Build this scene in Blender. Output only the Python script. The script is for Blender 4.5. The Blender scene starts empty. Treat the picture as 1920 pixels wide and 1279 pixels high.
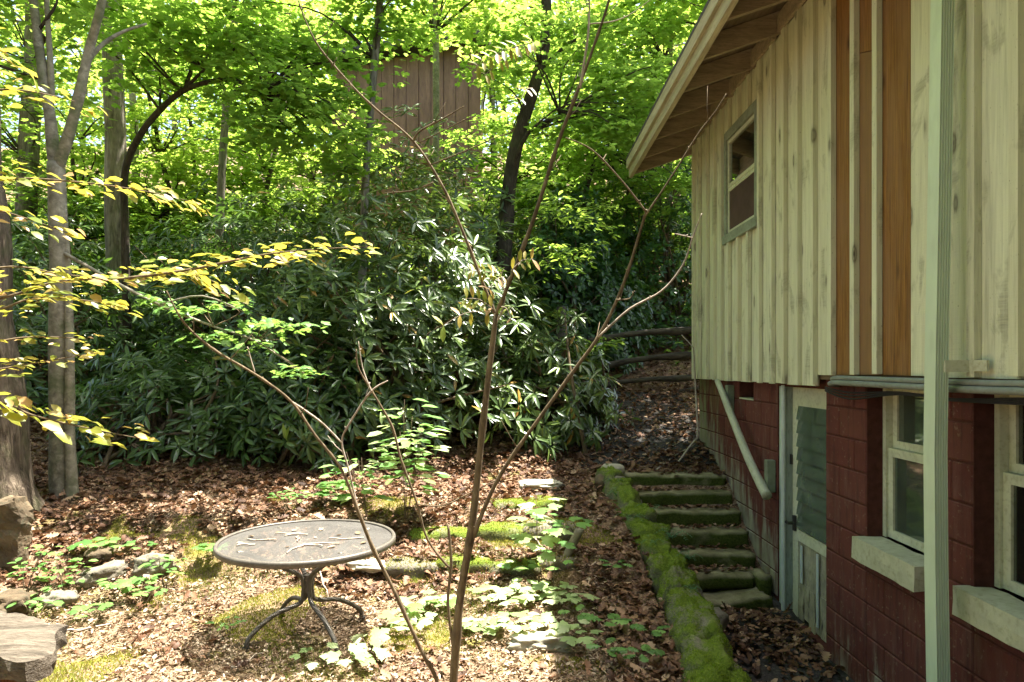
import bpy, bmesh, math, random
import numpy as np
from mathutils import Vector, Matrix, noise
R = math.radians
rng = np.random.default_rng(7)
random.seed(7)
SC = bpy.context.scene
COL = SC.collection

# ------------------------------------------------------------------ camera, sky, sun, exposure
F = 1280.0            # focal length in photo pixels (24 mm on 36 mm)
HY = 690.0            # horizon row in the photo
EYE = 1.70
cam_d = bpy.data.cameras.new('camera'); cam = bpy.data.objects.new('camera', cam_d); COL.objects.link(cam)
cam_d.lens = 24; cam_d.sensor_width = 36; cam_d.clip_end = 500; cam_d.clip_start = 0.05
cam.location = (0, 0, EYE); cam.rotation_euler = (R(90), 0, 0)
cam_d.shift_y = (HY - 639.5) / 1920.0
SC.camera = cam
SUN_EL, SUN_AZ = R(73), R(28)          # azimuth measured from +X towards +Y
sdir = Vector((math.cos(SUN_EL) * math.cos(SUN_AZ), math.cos(SUN_EL) * math.sin(SUN_AZ), math.sin(SUN_EL)))
wd = bpy.data.worlds.new('World'); SC.world = wd; wd.use_nodes = True
wn = wd.node_tree; wn.nodes.clear()
sky = wn.nodes.new('ShaderNodeTexSky'); sky.sky_type = 'NISHITA'; sky.sun_disc = False
sky.sun_elevation = SUN_EL; sky.sun_rotation = R(90) - SUN_AZ; sky.air_density = 1.0; sky.dust_density = 4.0; sky.ozone_density = 0.3
bg = wn.nodes.new('ShaderNodeBackground'); bg.inputs[1].default_value = 0.105
wo = wn.nodes.new('ShaderNodeOutputWorld')
wn.links.new(sky.outputs[0], bg.inputs[0]); wn.links.new(bg.outputs[0], wo.inputs[0])
sun_d = bpy.data.lights.new('sun', 'SUN'); sun = bpy.data.objects.new('sun', sun_d); COL.objects.link(sun)
sun_d.energy = 5.0; sun_d.angle = R(0.53); sun_d.color = (1.0, 0.94, 0.84)
sun.location = sdir * 40
sun.rotation_euler = sdir.to_track_quat('Z', 'Y').to_euler()
vs = SC.view_settings; vs.view_transform = 'Standard'; vs.look = 'None'; vs.gamma = 1; vs.use_curve_mapping = False
vs.exposure = 2.65
SC.render.engine = 'CYCLES'
cy = SC.cycles
cy.max_bounces = 8; cy.diffuse_bounces = 4; cy.glossy_bounces = 3; cy.transmission_bounces = 6; cy.transparent_max_bounces = 8
cy.caustics_reflective = False; cy.caustics_refractive = False
cy.sample_clamp_indirect = 6
cy.use_denoising = True

def P(px, py, Y):
    """a photo pixel at depth Y -> world point"""
    return Vector(((px - 960) / F * Y, Y, EYE + (HY - py) / F * Y))

def sm(a, b, x):
    t = np.clip((x - a) / (b - a), 0, 1); return t * t * (3 - 2 * t)

def ground_z(X, Y):
    X = np.asarray(X, float); Y = np.asarray(Y, float)
    left = np.interp(Y, [-60, 2, 4.4, 5.15, 5.3, 5.7, 5.85, 7.5, 10, 18, 30, 90], [-.4, -.05, 0, .10, .22, .27, .36, .62, 1.35, 4.9, 9.6, 30])
    right = np.interp(Y, [-60, 2, 5.3, 5.75, 6.95, 8, 10, 18, 30, 90], [-.5, -.38, -.33, -.25, .55, .85, 1.35, 4.9, 9.6, 30])
    e = 1.12 + 0.0 * Y
    w = sm(e - .12, e + .12, X)
    z = left * (1 - w) + right * w
    z = z + 0.05 * np.clip(-X - 2.5, 0, 30) * 0.6
    z = z + .015 * np.sin(X * 3.1 + Y * 1.7) * (X < 1.0) + .02 * np.sin(X * 1.3 - Y * 2.3) * (X < 1.0)
    return z

def gz(x, y): return float(ground_z(x, y))

# ------------------------------------------------------------------ material helpers
class N:
    def __init__(s, name):
        s.m = bpy.data.materials.new(name); s.m.use_nodes = True; s.t = s.m.node_tree; s.t.nodes.clear()
        s.out = s.t.nodes.new('ShaderNodeOutputMaterial')
    def n(s, typ, **kw):
        o = s.t.nodes.new('ShaderNode' + typ)
        for k, v in kw.items():
            if k.startswith('i_'):
                key = k[2:]
                key = int(key) if key.isdigit() else key.replace('_', ' ')
                if hasattr(v, 'node'): s.t.links.new(v, o.inputs[key])
                elif isinstance(v, bpy.types.NodeSocket): s.t.links.new(v, o.inputs[key])
                else: o.inputs[key].default_value = v
            else: setattr(o, k, v)
        return o
    def coord(s, kind='Object', scale=(1, 1, 1), rand=False):
        c = s.n('TexCoord').outputs[kind] if kind != 'Position' else s.n('NewGeometry').outputs['Position']
        if rand:
            oi = s.n('ObjectInfo').outputs['Random']
            mul = s.n('Math', operation='MULTIPLY', i_0=oi, i_1=53.0).outputs[0]
            c = s.n('VectorMath', operation='ADD', i_0=c, i_1=s.n('CombineXYZ', i_0=mul, i_1=mul, i_2=mul).outputs[0]).outputs[0]
        return s.n('Mapping', i_Vector=c, i_Scale=scale).outputs[0]
    def noise(s, vec, scale, detail=4, rough=.55, dist=0.0):
        return s.n('TexNoise', i_Vector=vec, i_Scale=scale, i_Detail=detail, i_Roughness=rough, i_Distortion=dist).outputs['Fac']
    def ramp(s, fac, stops, interp='LINEAR'):
        r = s.n('ValToRGB', i_Fac=fac); e = r.color_ramp.elements; r.color_ramp.interpolation = interp
        while len(e) < len(stops): e.new(0.5)
        for el, (p, c) in zip(e, stops):
            el.position = p; el.color = (c[0], c[1], c[2], 1) if not isinstance(c, (int, float)) else (c, c, c, 1)
        return r.outputs['Color']
    def mix(s, fac, a, b, blend='MIX'):
        o = s.n('Mix', data_type='RGBA', blend_type=blend)
        for i, v in ((0, fac), (6, a), (7, b)):
            if isinstance(v, bpy.types.NodeSocket): s.t.links.new(v, o.inputs[i])
            elif i == 0: o.inputs[0].default_value = v
            else: o.inputs[i].default_value = (v[0], v[1], v[2], 1)
        return o.outputs[2]
    def bump(s, h, strength=.4, dist=.01):
        return s.n('Bump', i_Strength=strength, i_Distance=dist, i_Height=h).outputs[0]
    def pbr(s, color, rough=.7, normal=None, spec=.3, metal=0.0, **kw):
        b = s.n('BsdfPrincipled')
        for k, v in (('Base Color', color), ('Roughness', rough), ('Metallic', metal), ('Specular IOR Level', spec), ('Normal', normal)):
            if v is None: continue
            if isinstance(v, bpy.types.NodeSocket): s.t.links.new(v, b.inputs[k])
            elif k == 'Base Color': b.inputs[k].default_value = (v[0], v[1], v[2], 1)
            else: b.inputs[k].default_value = v
        for k, v in kw.items(): b.inputs[k.replace('_', ' ')].default_value = v
        return b.outputs[0]
    def done(s, sh):
        s.t.links.new(sh, s.out.inputs['Surface']); return s.m

def leaf_mat(name, stops, trans=(.35, .55, .08), tfac=.45, rough=.45, spec=.25, gloss=True):
    m = N(name)
    isl = m.n('NewGeometry').outputs['Random Per Island']
    oi = m.n('ObjectInfo').outputs['Random']
    r = m.n('Math', operation='FRACT', i_0=m.n('Math', operation='ADD', i_0=isl, i_1=oi).outputs[0]).outputs[0]
    c = m.ramp(r, stops)
    nz = m.noise(m.coord('Position', (1, 1, 1)), 9.0, 2)
    c = m.mix(m.ramp(nz, [(.3, .0), (.75, .35)]), c, (.02, .04, .012), 'MULTIPLY')
    pb = m.pbr(c, rough, None, spec)
    tc = m.mix(.65, c, trans)
    tr = m.n('BsdfTranslucent', i_Color=tc).outputs[0]
    return m.done(m.n('MixShader', i_0=tfac, i_1=pb, i_2=tr).outputs[0])

M = {}
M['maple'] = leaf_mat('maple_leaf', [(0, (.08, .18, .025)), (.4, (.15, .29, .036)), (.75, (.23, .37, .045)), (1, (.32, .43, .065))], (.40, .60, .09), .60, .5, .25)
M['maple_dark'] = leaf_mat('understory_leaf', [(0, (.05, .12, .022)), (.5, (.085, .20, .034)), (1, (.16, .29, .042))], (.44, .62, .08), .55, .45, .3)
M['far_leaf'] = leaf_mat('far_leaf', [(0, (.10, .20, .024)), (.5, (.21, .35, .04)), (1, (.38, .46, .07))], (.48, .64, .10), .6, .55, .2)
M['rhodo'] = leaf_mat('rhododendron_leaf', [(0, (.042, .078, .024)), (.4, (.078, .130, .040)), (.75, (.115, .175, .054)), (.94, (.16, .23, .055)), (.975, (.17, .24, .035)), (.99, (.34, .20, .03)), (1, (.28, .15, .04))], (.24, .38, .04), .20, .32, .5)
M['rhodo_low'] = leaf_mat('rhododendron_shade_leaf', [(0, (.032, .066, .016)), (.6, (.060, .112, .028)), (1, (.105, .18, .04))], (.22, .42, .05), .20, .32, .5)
M['laurel'] = leaf_mat('laurel_leaf', [(0, (.02, .055, .018)), (.6, (.035, .10, .022)), (1, (.08, .18, .03))], (.22, .42, .04), .25, .33, .45)
M['yellow_leaf'] = leaf_mat('young_yellow_leaf', [(0, (.11, .18, .022)), (.35, (.20, .24, .03)), (.55, (.32, .25, .05)), (.75, (.16, .21, .025)), (.9, (.38, .22, .09)), (1, (.46, .28, .15))], (.48, .42, .05), .45, .4, .35)
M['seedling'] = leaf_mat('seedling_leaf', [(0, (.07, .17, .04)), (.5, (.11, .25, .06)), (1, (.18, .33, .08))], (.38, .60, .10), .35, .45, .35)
M['sunlit_seedling'] = leaf_mat('sunlit_seedling_leaf', [(0, (.18, .28, .10)), (.5, (.30, .40, .17)), (1, (.44, .50, .27))], (.55, .66, .20), .3, .4, .4)  # paler copy of the seedling leaf, sun glare put into its colour
M['fern'] = leaf_mat('fern_leaf', [(0, (.04, .12, .05)), (.5, (.06, .16, .07)), (1, (.10, .22, .09))], (.2, .4, .1), .25, .45, .35)
M['litter'] = leaf_mat('fallen_leaf', [(0, (.040, .019, .010)), (.3, (.098, .047, .024)), (.6, (.165, .084, .044)), (.85, (.26, .150, .085)), (1, (.42, .29, .18))], (.32, .15, .06), .10, .6, .25)
M['litter_pale'] = leaf_mat('dry_pale_leaf', [(0, (.13, .082, .048)), (.4, (.24, .165, .10)), (1, (.50, .40, .29))], (.4, .25, .12), .1, .6, .25)
M['moss'] = leaf_mat('moss', [(0, (.07, .13, .010)), (.5, (.15, .24, .016)), (1, (.25, .32, .028))], (.34, .46, .03), .35, .8, .1)
M['moss_dry'] = leaf_mat('dry_moss', [(0, (.11, .16, .018)), (.5, (.22, .24, .035)), (1, (.38, .31, .08))], (.45, .40, .06), .3, .8, .1)
M['grass'] = leaf_mat('grass', [(0, (.10, .16, .03)), (.5, (.19, .24, .05)), (1, (.32, .30, .10))], (.4, .5, .08), .35, .6, .2)

def bark(name, c0, c1, c2, sc=(9, 9, 1.6), strength=.9, dist=.02, moss=0.0):
    m = N(name); v = m.coord('Position', sc)
    n1 = m.noise(v, 2.0, 6, .65, .6); n2 = m.noise(m.coord('Position', (2, 2, 1.2)), 2.5, 4, .6)
    c = m.ramp(n1, [(.3, c0), (.52, c1), (.72, c2)])
    c = m.mix(m.ramp(n2, [(.48, .0), (.66, .45)]), c, [(a + b) / 2 * 1.25 for a, b in zip(c1, c2)])
    if moss:
        c = m.mix(m.ramp(m.noise(m.coord('Position'), 5.0, 4), [(.5, 0.0), (.66, moss)]), c, (.07, .10, .03))
    return m.done(m.pbr(c, .9, m.bump(n1, strength, dist), .15))
M['bark'] = bark('oak_bark', (.022, .017, .012), (.12, .092, .066), (.27, .22, .165), (11, 11, 1.9), 1.0, .06, .3)
M['bark_pale'] = bark('pale_bark', (.10, .088, .065), (.20, .18, .135), (.34, .31, .24), (7, 7, 9), .5, .008, .55)
M['bark_grey'] = bark('grey_bark', (.045, .038, .03), (.15, .13, .105), (.29, .265, .22), (12, 12, 2), .9, .02, .35)
M['bark_dark'] = bark('dark_bark', (.018, .014, .010), (.05, .038, .028), (.10, .08, .06), (14, 14, 3), .7, .01, .2)
M['twig'] = bark('sapling_bark', (.045, .034, .022), (.115, .085, .052), (.20, .16, .10), (22, 22, 7), .6, .004, .0)
M['twig_pale'] = bark('dead_twig_bark', (.16, .13, .10), (.30, .25, .20), (.45, .40, .34), (20, 20, 6), .4, .003, .0)

def mk_ground():
    m = N('forest_soil'); p = m.coord('Position')
    a = m.noise(p, 14, 6, .7); b = m.noise(p, 1.6, 4, .6); c2 = m.noise(p, 60, 3, .7)
    col = m.ramp(a, [(.3, (.045, .026, .017)), (.5, (.13, .078, .048)), (.68, (.26, .175, .11))])
    col = m.mix(m.ramp(c2, [(.45, 0.0), (.7, .7)]), col, (.38, .28, .19))
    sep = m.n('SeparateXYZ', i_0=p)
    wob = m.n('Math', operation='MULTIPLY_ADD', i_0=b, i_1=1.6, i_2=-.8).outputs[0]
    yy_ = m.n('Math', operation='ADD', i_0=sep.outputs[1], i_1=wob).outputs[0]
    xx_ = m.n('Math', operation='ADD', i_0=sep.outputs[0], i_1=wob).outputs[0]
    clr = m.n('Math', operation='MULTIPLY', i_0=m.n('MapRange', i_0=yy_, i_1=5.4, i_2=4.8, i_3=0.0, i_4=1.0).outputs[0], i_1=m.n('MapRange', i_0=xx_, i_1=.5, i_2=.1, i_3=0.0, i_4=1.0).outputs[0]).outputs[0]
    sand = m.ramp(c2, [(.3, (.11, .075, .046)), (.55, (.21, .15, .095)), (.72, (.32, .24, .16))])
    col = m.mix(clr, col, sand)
    col = m.mix(m.ramp(b, [(.55, 0.0), (.66, .75)]), col, (.17, .16, .035))
    return m.done(m.pbr(col, .95, m.bump(m.mix(.5, a, c2), .9, .03), .1))
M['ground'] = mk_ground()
def mk_path():
    m = N('damp_gravel'); p = m.coord('Position')
    a = m.noise(p, 45, 5, .7); b = m.noise(p, 3, 4)
    v = m.n('TexVoronoi', i_Vector=p, i_Scale=48.0).outputs['Color']
    col = m.ramp(a, [(.35, (.016, .016, .015)), (.6, (.05, .047, .042)), (.78, (.16, .15, .13))])
    col = m.mix(m.ramp(b, [(.5, 0.0), (.7, .5)]), col, (.055, .035, .022))
    return m.done(m.pbr(col, .9, m.bump(m.mix(.6, a, v), .9, .02), .2))
M['path'] = mk_path()

def mk_siding():
    m = N('cream_painted_board')
    gr = m.noise(m.coord('Object', (60, 60, 1.3), True), 2.2, 6, .75, .25)          # fine grain
    st = m.noise(m.coord('Object', (16, 16, .8), True), 1.8, 5, .7, .5)             # streaks
    saw = m.noise(m.coord('Object', (3, 3, 60), True), 1.6, 3, .6, .6)              # rough-sawn marks
    big = m.noise(m.coord('Object', (3, 3, 1.3), True), 1.5, 5, .65, .6)
    rnd = m.n('ObjectInfo').outputs['Random']
    c = m.ramp(st, [(.28, (.36, .36, .255)), (.42, (.52, .52, .37)), (.56, (.60, .60, .43)), (.75, (.68, .68, .50))])
    c = m.mix(m.ramp(rnd, [(0, 0.0), (1, .45)]), c, (.52, .49, .32))
    c = m.mix(m.ramp(gr, [(.52, 0.0), (.70, .45)]), c, (.30, .285, .20))
    c = m.mix(m.ramp(big, [(.56, 0.0), (.62, .45), (.74, .75)]), c, m.ramp(saw, [(.35, (.17, .165, .125)), (.65, (.36, .34, .23))]))
    v = m.n('TexVoronoi', i_Vector=m.coord('Object', (5.5, 5.5, 2.0), True), i_Scale=1.0).outputs['Distance']
    kd = m.n('Math', operation='ADD', i_0=v, i_1=m.n('Math', operation='MULTIPLY_ADD', i_0=gr, i_1=.12, i_2=-.06).outputs[0]).outputs[0]
    c = m.mix(m.ramp(kd, [(.02, 1.0), (.06, .5), (.09, .8), (.13, .2), (.2, 0.0)]), c, (.09, .075, .05))
    sp = m.noise(m.coord('Object', (1, 1, .5), True), 110, 2)
    c = m.mix(m.ramp(sp, [(.70, 0.0), (.76, .7)]), c, (.08, .075, .055))
    return m.done(m.pbr(c, .8, m.bump(m.mix(.4, gr, saw), .5, .005), .2))
M['siding'] = mk_siding()
def mk_newboard(nm, tan):
    m = N(nm); v = m.coord('Object', (45, 45, 1.1), True); g = m.noise(v, 2.4, 7, .75, .5)
    oi = m.n('ObjectInfo').outputs['Random']
    b = m.noise(m.coord('Object', (5, 5, 1.0)), 1.7, 3, .6, .5)
    c = m.ramp(g, [(.3, (.05, .022, .006)), (.5, (.19, .085, .020)), (.7, (.34, .165, .042))])
    c = m.mix(tan, c, (.20, .125, .065))
    c = m.mix(m.ramp(b, [(.4, 0.0), (.65, .55)]), c, (.22, .12, .055))
    kn = m.n('TexVoronoi', i_Vector=m.coord('Object', (5, 5, 1.9)), i_Scale=1.0).outputs['Distance']
    c = m.mix(m.ramp(kn, [(.03, .9), (.09, .3), (.14, 0.0)]), c, (.05, .02, .008))
    return m.done(m.pbr(c, .65, m.bump(g, .5, .004), .3))
M['newboard'] = mk_newboard('raw_orange_board', 0.0)
M['newboard_tan'] = mk_newboard('raw_tan_board', .6)
def mk_simple(name, col, rough=.6, var=.25, sc=8, spec=.3, bump=.2, dist=.004, metal=0.0, dirt=None, stretch=(1, 1, 1)):
    m = N(name); a = m.noise(m.coord('Object', stretch), sc, 5, .65); b = m.noise(m.coord('Object', stretch), sc * 6, 3, .6)
    lo = [c * (1 - var) for c in col]; hi = [min(1, c * (1 + var)) for c in col]
    c = m.ramp(a, [(.3, lo), (.7, hi)])
    if dirt: c = m.mix(m.ramp(b, [(.5, 0.0), (.7, .7)]), c, dirt)
    return m.done(m.pbr(c, rough, m.bump(m.mix(.5, a, b), bump, dist), spec, metal))
M['trim'] = mk_simple('sage_trim', (.24, .27, .20), .6, .25, 6, dirt=(.13, .14, .10))
M['sash'] = mk_simple('cream_sash', (.50, .50, .36), .5, .15, 6, dirt=(.33, .31, .20))
M['jamb'] = mk_simple('pale_green_jamb', (.36, .42, .36), .6, .2, 4, dirt=(.20, .22, .17), stretch=(3, 3, .5))
M['spout'] = mk_simple('sage_downspout', (.50, .58, .43), .38, .08, 3, .45, .08, .002, dirt=(.44, .51, .37), stretch=(1, 1, .3))
M['conduit'] = mk_simple('grey_conduit', (.19, .205, .18), .5, .2, 7, .4, .2, .002, dirt=(.15, .15, .12))
M['cable'] = mk_simple('black_cable', (.02, .02, .02), .6)
M['rafter'] = mk_simple('weathered_rafter', (.30, .235, .155), .85, .3, 5, .15, .5, .004, dirt=(.17, .125, .08), stretch=(.6, 5, 5))
M['sheath'] = mk_simple('roof_sheathing', (.155, .115, .075), .9, .35, 5, .1, .5, .004, stretch=(4, .5, 4))
M['fascia'] = mk_simple('weathered_fascia', (.36, .32, .22), .8, .28, 4, .2, .6, .006, dirt=(.23, .20, .12), stretch=(6, .5, 6))
M['shingle'] = mk_simple('asphalt_shingle', (.06, .055, .05), .95, .3, 20)
M['mortar'] = mk_simple('mortar', (.075, .028, .021), .95, .3, 20, .1, .5)
M['log'] = mk_simple('peeled_log', (.40, .40, .29), .7, .22, 4, .3, .5, .005, dirt=(.25, .24, .16), stretch=(8, 1.2, 1.2))
M['bracket'] = mk_simple('green_wood_block', (.16, .18, .12), .8, .3, 8)
M['doorpanel'] = mk_simple('weathered_plywood', (.30, .27, .19), .85, .35, 5, .15, .6, .005, dirt=(.17, .15, .10), stretch=(2, 2, .8))
M['galv'] = mk_simple('galvanised_strip', (.42, .46, .43), .45, .15, 6, .5)
M['dark'] = mk_simple('dark_interior', (.012, .014, .012), .9)
M['black_iron'] = mk_simple('black_iron', (.03, .028, .025), .5)
M['sill'] = mk_simple('concrete_sill', (.43, .42, .29), .85, .2, 5, .2, .5, .005, dirt=(.29, .28, .18))
M['stone'] = mk_simple('field_stone', (.14, .125, .095), .9, .45, 5, .2, 1.0, .02, dirt=(.11, .115, .06))
M['stone_warm'] = mk_simple('ochre_stone', (.10, .074, .045), .9, .55, 4, .2, 1.0, .025, dirt=(.05, .052, .034))
M['stone_pale'] = mk_simple('pale_stone', (.33, .31, .24), .85, .35, 5, .2, .6, .008, dirt=(.26, .27, .16))
M['cabin'] = mk_simple('brown_board', (.21, .115, .08), .8, .3, 2.5, .2, .4, .01, dirt=(.13, .07, .05), stretch=(3, 3, .5))
M['bench'] = mk_simple('weathered_slab_wood', (.10, .085, .066), .9, .55, 3, .1, 1.0, .03, dirt=(.035, .025, .018), stretch=(1, 7, 7))
M['stump'] = bark('stump_bark', (.05, .022, .012), (.16, .075, .04), (.28, .15, .08), (10, 10, 2), .9, .02)
M['fence'] = bark('old_rail_wood', (.022, .020, .016), (.055, .048, .038), (.10, .09, .07), (3, 12, 12), .6, .01)

def mk_block():
    m = N('painted_block'); p = m.coord('Position')
    sep = m.n('SeparateXYZ', i_0=m.n('NewGeometry').outputs['Position'])
    a = m.noise(p, 5, 5, .65); f = m.noise(p, 90, 3, .7); st = m.noise(m.coord('Position', (5, 5, .9)), 2.2, 5, .65)
    rnd = m.n('ObjectInfo').outputs['Random']
    red = m.ramp(a, [(.3, (.082, .022, .017)), (.7, (.125, .036, .027))])
    red = m.mix(m.ramp(rnd, [(0, 0.0), (1, .45)]), red, (.125, .046, .035))
    red = m.mix(m.ramp(st, [(.52, 0.0), (.68, .5)]), red, (.155, .085, .068))
    red = m.mix(m.ramp(m.noise(m.coord('Position', (14, 14, 1.2)), 1.4, 5, .7), [(.52, 0.0), (.66, .6)]), red, (.050, .020, .016))
    red = m.mix(m.ramp(m.noise(p, 28, 4, .7), [(.60, 0.0), (.68, .5)]), red, (.22, .15, .11))
    bare = m.ramp(a, [(.3, (.22, .20, .14)), (.7, (.36, .34, .26))])
    # paint worn off low down along the stairs and towards the far corner
    h = m.n('Math', operation='MULTIPLY_ADD', i_0=sep.outputs[1], i_1=.52, i_2=-2.72).outputs[0]   # worn below this height
    h2 = m.n('Math', operation='MAXIMUM', i_0=h, i_1=-.20).outputs[0]
    d = m.n('Math', operation='SUBTRACT', i_0=h2, i_1=sep.outputs[2]).outputs[0]
    d = m.n('Math', operation='ADD', i_0=d, i_1=m.n('Math', operation='MULTIPLY_ADD', i_0=st, i_1=1.5, i_2=-.75).outputs[0]).outputs[0]
    c = m.mix(m.ramp(d, [(.0, 0.0), (.30, .75), (.6, 1.0)]), red, bare)
    gm = m.n('Math', operation='MULTIPLY', i_0=m.ramp(st, [(.45, 0.0), (.6, 1.0)]), i_1=m.ramp(m.n('Math', operation='SUBTRACT', i_0=sep.outputs[1], i_1=7.0).outputs[0], [(0, 0.0), (1, .9)])).outputs[0]
    c = m.mix(gm, c, (.15, .17, .07))
    return m.done(m.pbr(c, .85, m.bump(m.mix(.5, f, a), .45, .004), .2))
M['block'] = mk_block()

def mk_step():
    m = N('mossy_concrete_step'); p = m.coord('Position')
    a = m.noise(p, 6, 5, .65); f = m.noise(p, 55, 4, .7); g = m.noise(m.coord('Position', (1, 1, 2)), 3.2, 4, .6)
    nz = m.n('SeparateXYZ', i_0=m.n('NewGeometry').outputs['Normal']).outputs[2]
    base = m.ramp(a, [(.3, (.10, .085, .05)), (.5, (.22, .195, .115)), (.72, (.36, .325, .205))])
    up = m.ramp(nz, [(.25, 1.0), (.7, .22)])
    mo = m.n('Math', operation='MULTIPLY', i_0=m.ramp(g, [(.24, 0.3), (.44, 1.0)]), i_1=up).outputs[0]
    c = m.mix(mo, base, m.ramp(f, [(.3, (.026, .036, .008)), (.7, (.080, .098, .020))]))
    c = m.mix(m.ramp(f, [(.60, 0.0), (.75, .6)]), c, (.05, .042, .028))
    return m.done(m.pbr(c, .95, m.bump(m.mix(.5, f, a), .9, .012), .1))
M['step'] = mk_step()
def mk_mossrock():
    m = N('moss_covered_stone'); p = m.coord('Position')
    a = m.noise(p, 5, 5, .65); f = m.noise(p, 70, 4, .7)
    nz = m.n('SeparateXYZ', i_0=m.n('NewGeometry').outputs['Normal']).outputs[2]
    mo = m.n('Math', operation='MULTIPLY', i_0=m.ramp(a, [(.36, .1), (.50, 1.0)]), i_1=m.ramp(nz, [(.0, .25), (.6, .95)])).outputs[0]
    c = m.mix(mo, m.ramp(f, [(.3, (.10, .09, .065)), (.7, (.22, .20, .15))]), m.ramp(f, [(.3, (.045, .075, .008)), (.7, (.14, .19, .02))]))
    return m.done(m.pbr(c, .95, m.bump(m.mix(.5, f, a), .9, .02), .05))
M['mossrock'] = mk_mossrock()
def mk_glass(name, tint, rough=.04, haze=.0):
    m = N(name)
    gl = m.n('BsdfGlossy', i_Roughness=rough, i_Color=(1, 1, 1, 1)).outputs[0]
    tr = m.n('BsdfTransparent', i_Color=(*tint, 1)).outputs[0]
    fr = m.n('Fresnel', i_IOR=1.5).outputs[0]
    fr = m.n('Math', operation='MULTIPLY_ADD', i_0=fr, i_1=2.4, i_2=.03).outputs[0]
    sh = m.n('MixShader', i_0=fr, i_1=tr, i_2=gl).outputs[0]
    if haze:
        nz = m.noise(m.coord('Position', (3, 3, 2)), 3, 4)
        di = m.n('BsdfDiffuse', i_Color=(.13, .17, .125, 1)).outputs[0]
        sh = m.n('MixShader', i_0=m.ramp(nz, [(.3, haze * .5), (.7, haze)]), i_1=sh, i_2=di).outputs[0]
    return m.done(sh)
M['glass'] = mk_glass('window_glass', (.6, .66, .6), .01, .05)
M['glass_dusty'] = mk_glass('dusty_glass', (.35, .42, .36), .05, .38)
M['jal'] = mk_glass('jalousie_glass', (.45, .55, .46), .12, .65)
M['curtain'] = mk_simple('dark_red_curtain', (.075, .045, .038), .9, .3, 3)
M['room'] = mk_simple('dim_room', (.10, .105, .085), .9, .3, 2)

def mk_tabletop():
    m = N('expanded_metal'); v = m.coord('Object', (1, 1, 1)); sep = m.n('SeparateXYZ', i_0=v)
    def bars(sx, sy):
        a = m.n('Math', operation='MULTIPLY', i_0=sep.outputs[0], i_1=sx).outputs[0]
        b = m.n('Math', operation='MULTIPLY_ADD', i_0=sep.outputs[1], i_1=sy, i_2=a).outputs[0]
        fr = m.n('Math', operation='FRACT', i_0=b).outputs[0]
        d = m.n('Math', operation='ABSOLUTE', i_0=m.n('Math', operation='SUBTRACT', i_0=fr, i_1=.5).outputs[0]).outputs[0]
        return m.n('Math', operation='GREATER_THAN', i_0=d, i_1=.235).outputs[0]
    k = m.n('Math', operation='MAXIMUM', i_0=bars(50, 78), i_1=bars(50, -78)).outputs[0]
    ns = m.noise(v, 4, 5, .65)
    c = m.ramp(ns, [(.3, (.048, .045, .041)), (.7, (.085, .081, .074))])
    sh = m.pbr(c, .7, None, .25, 0.0)
    tr = m.n('BsdfTransparent').outputs[0]
    return m.done(m.n('MixShader', i_0=k, i_1=tr, i_2=sh).outputs[0])
M['tabletop'] = mk_tabletop()
M['tablemetal'] = mk_simple('brown_table_metal', (.085, .075, .062), .5, .25, 12, .45, .3, .002, .2, dirt=(.14, .128, .105))

# ------------------------------------------------------------------ object helpers
def link(o, parent=None):
    COL.objects.link(o)
    if parent is not None:
        o.parent = parent; o.matrix_parent_inverse = parent.matrix_basis.inverted()
    return o
def tag(o, label, cat, group=None, kind=None):
    o['label'] = label; o['category'] = cat
    if group: o['group'] = group
    if kind: o['kind'] = kind
    return o
def thing(name, loc, label, cat, group=None):
    o = bpy.data.objects.new(name, None); o.location = loc; o.empty_display_size = .1
    COL.objects.link(o); return tag(o, label, cat, group)
def mesh_obj(name, verts, faces, mat, parent=None, smooth=False):
    me = bpy.data.meshes.new(name); me.from_pydata([tuple(v) for v in verts], [], faces); me.materials.append(M[mat])
    if smooth: me.polygons.foreach_set('use_smooth', [True] * len(me.polygons))
    me.update()
    return link(bpy.data.objects.new(name, me), parent)
def inst(name, me, mw, parent=None):
    o = bpy.data.objects.new(name, me); o.matrix_basis = mw; return link(o, parent)

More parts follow.
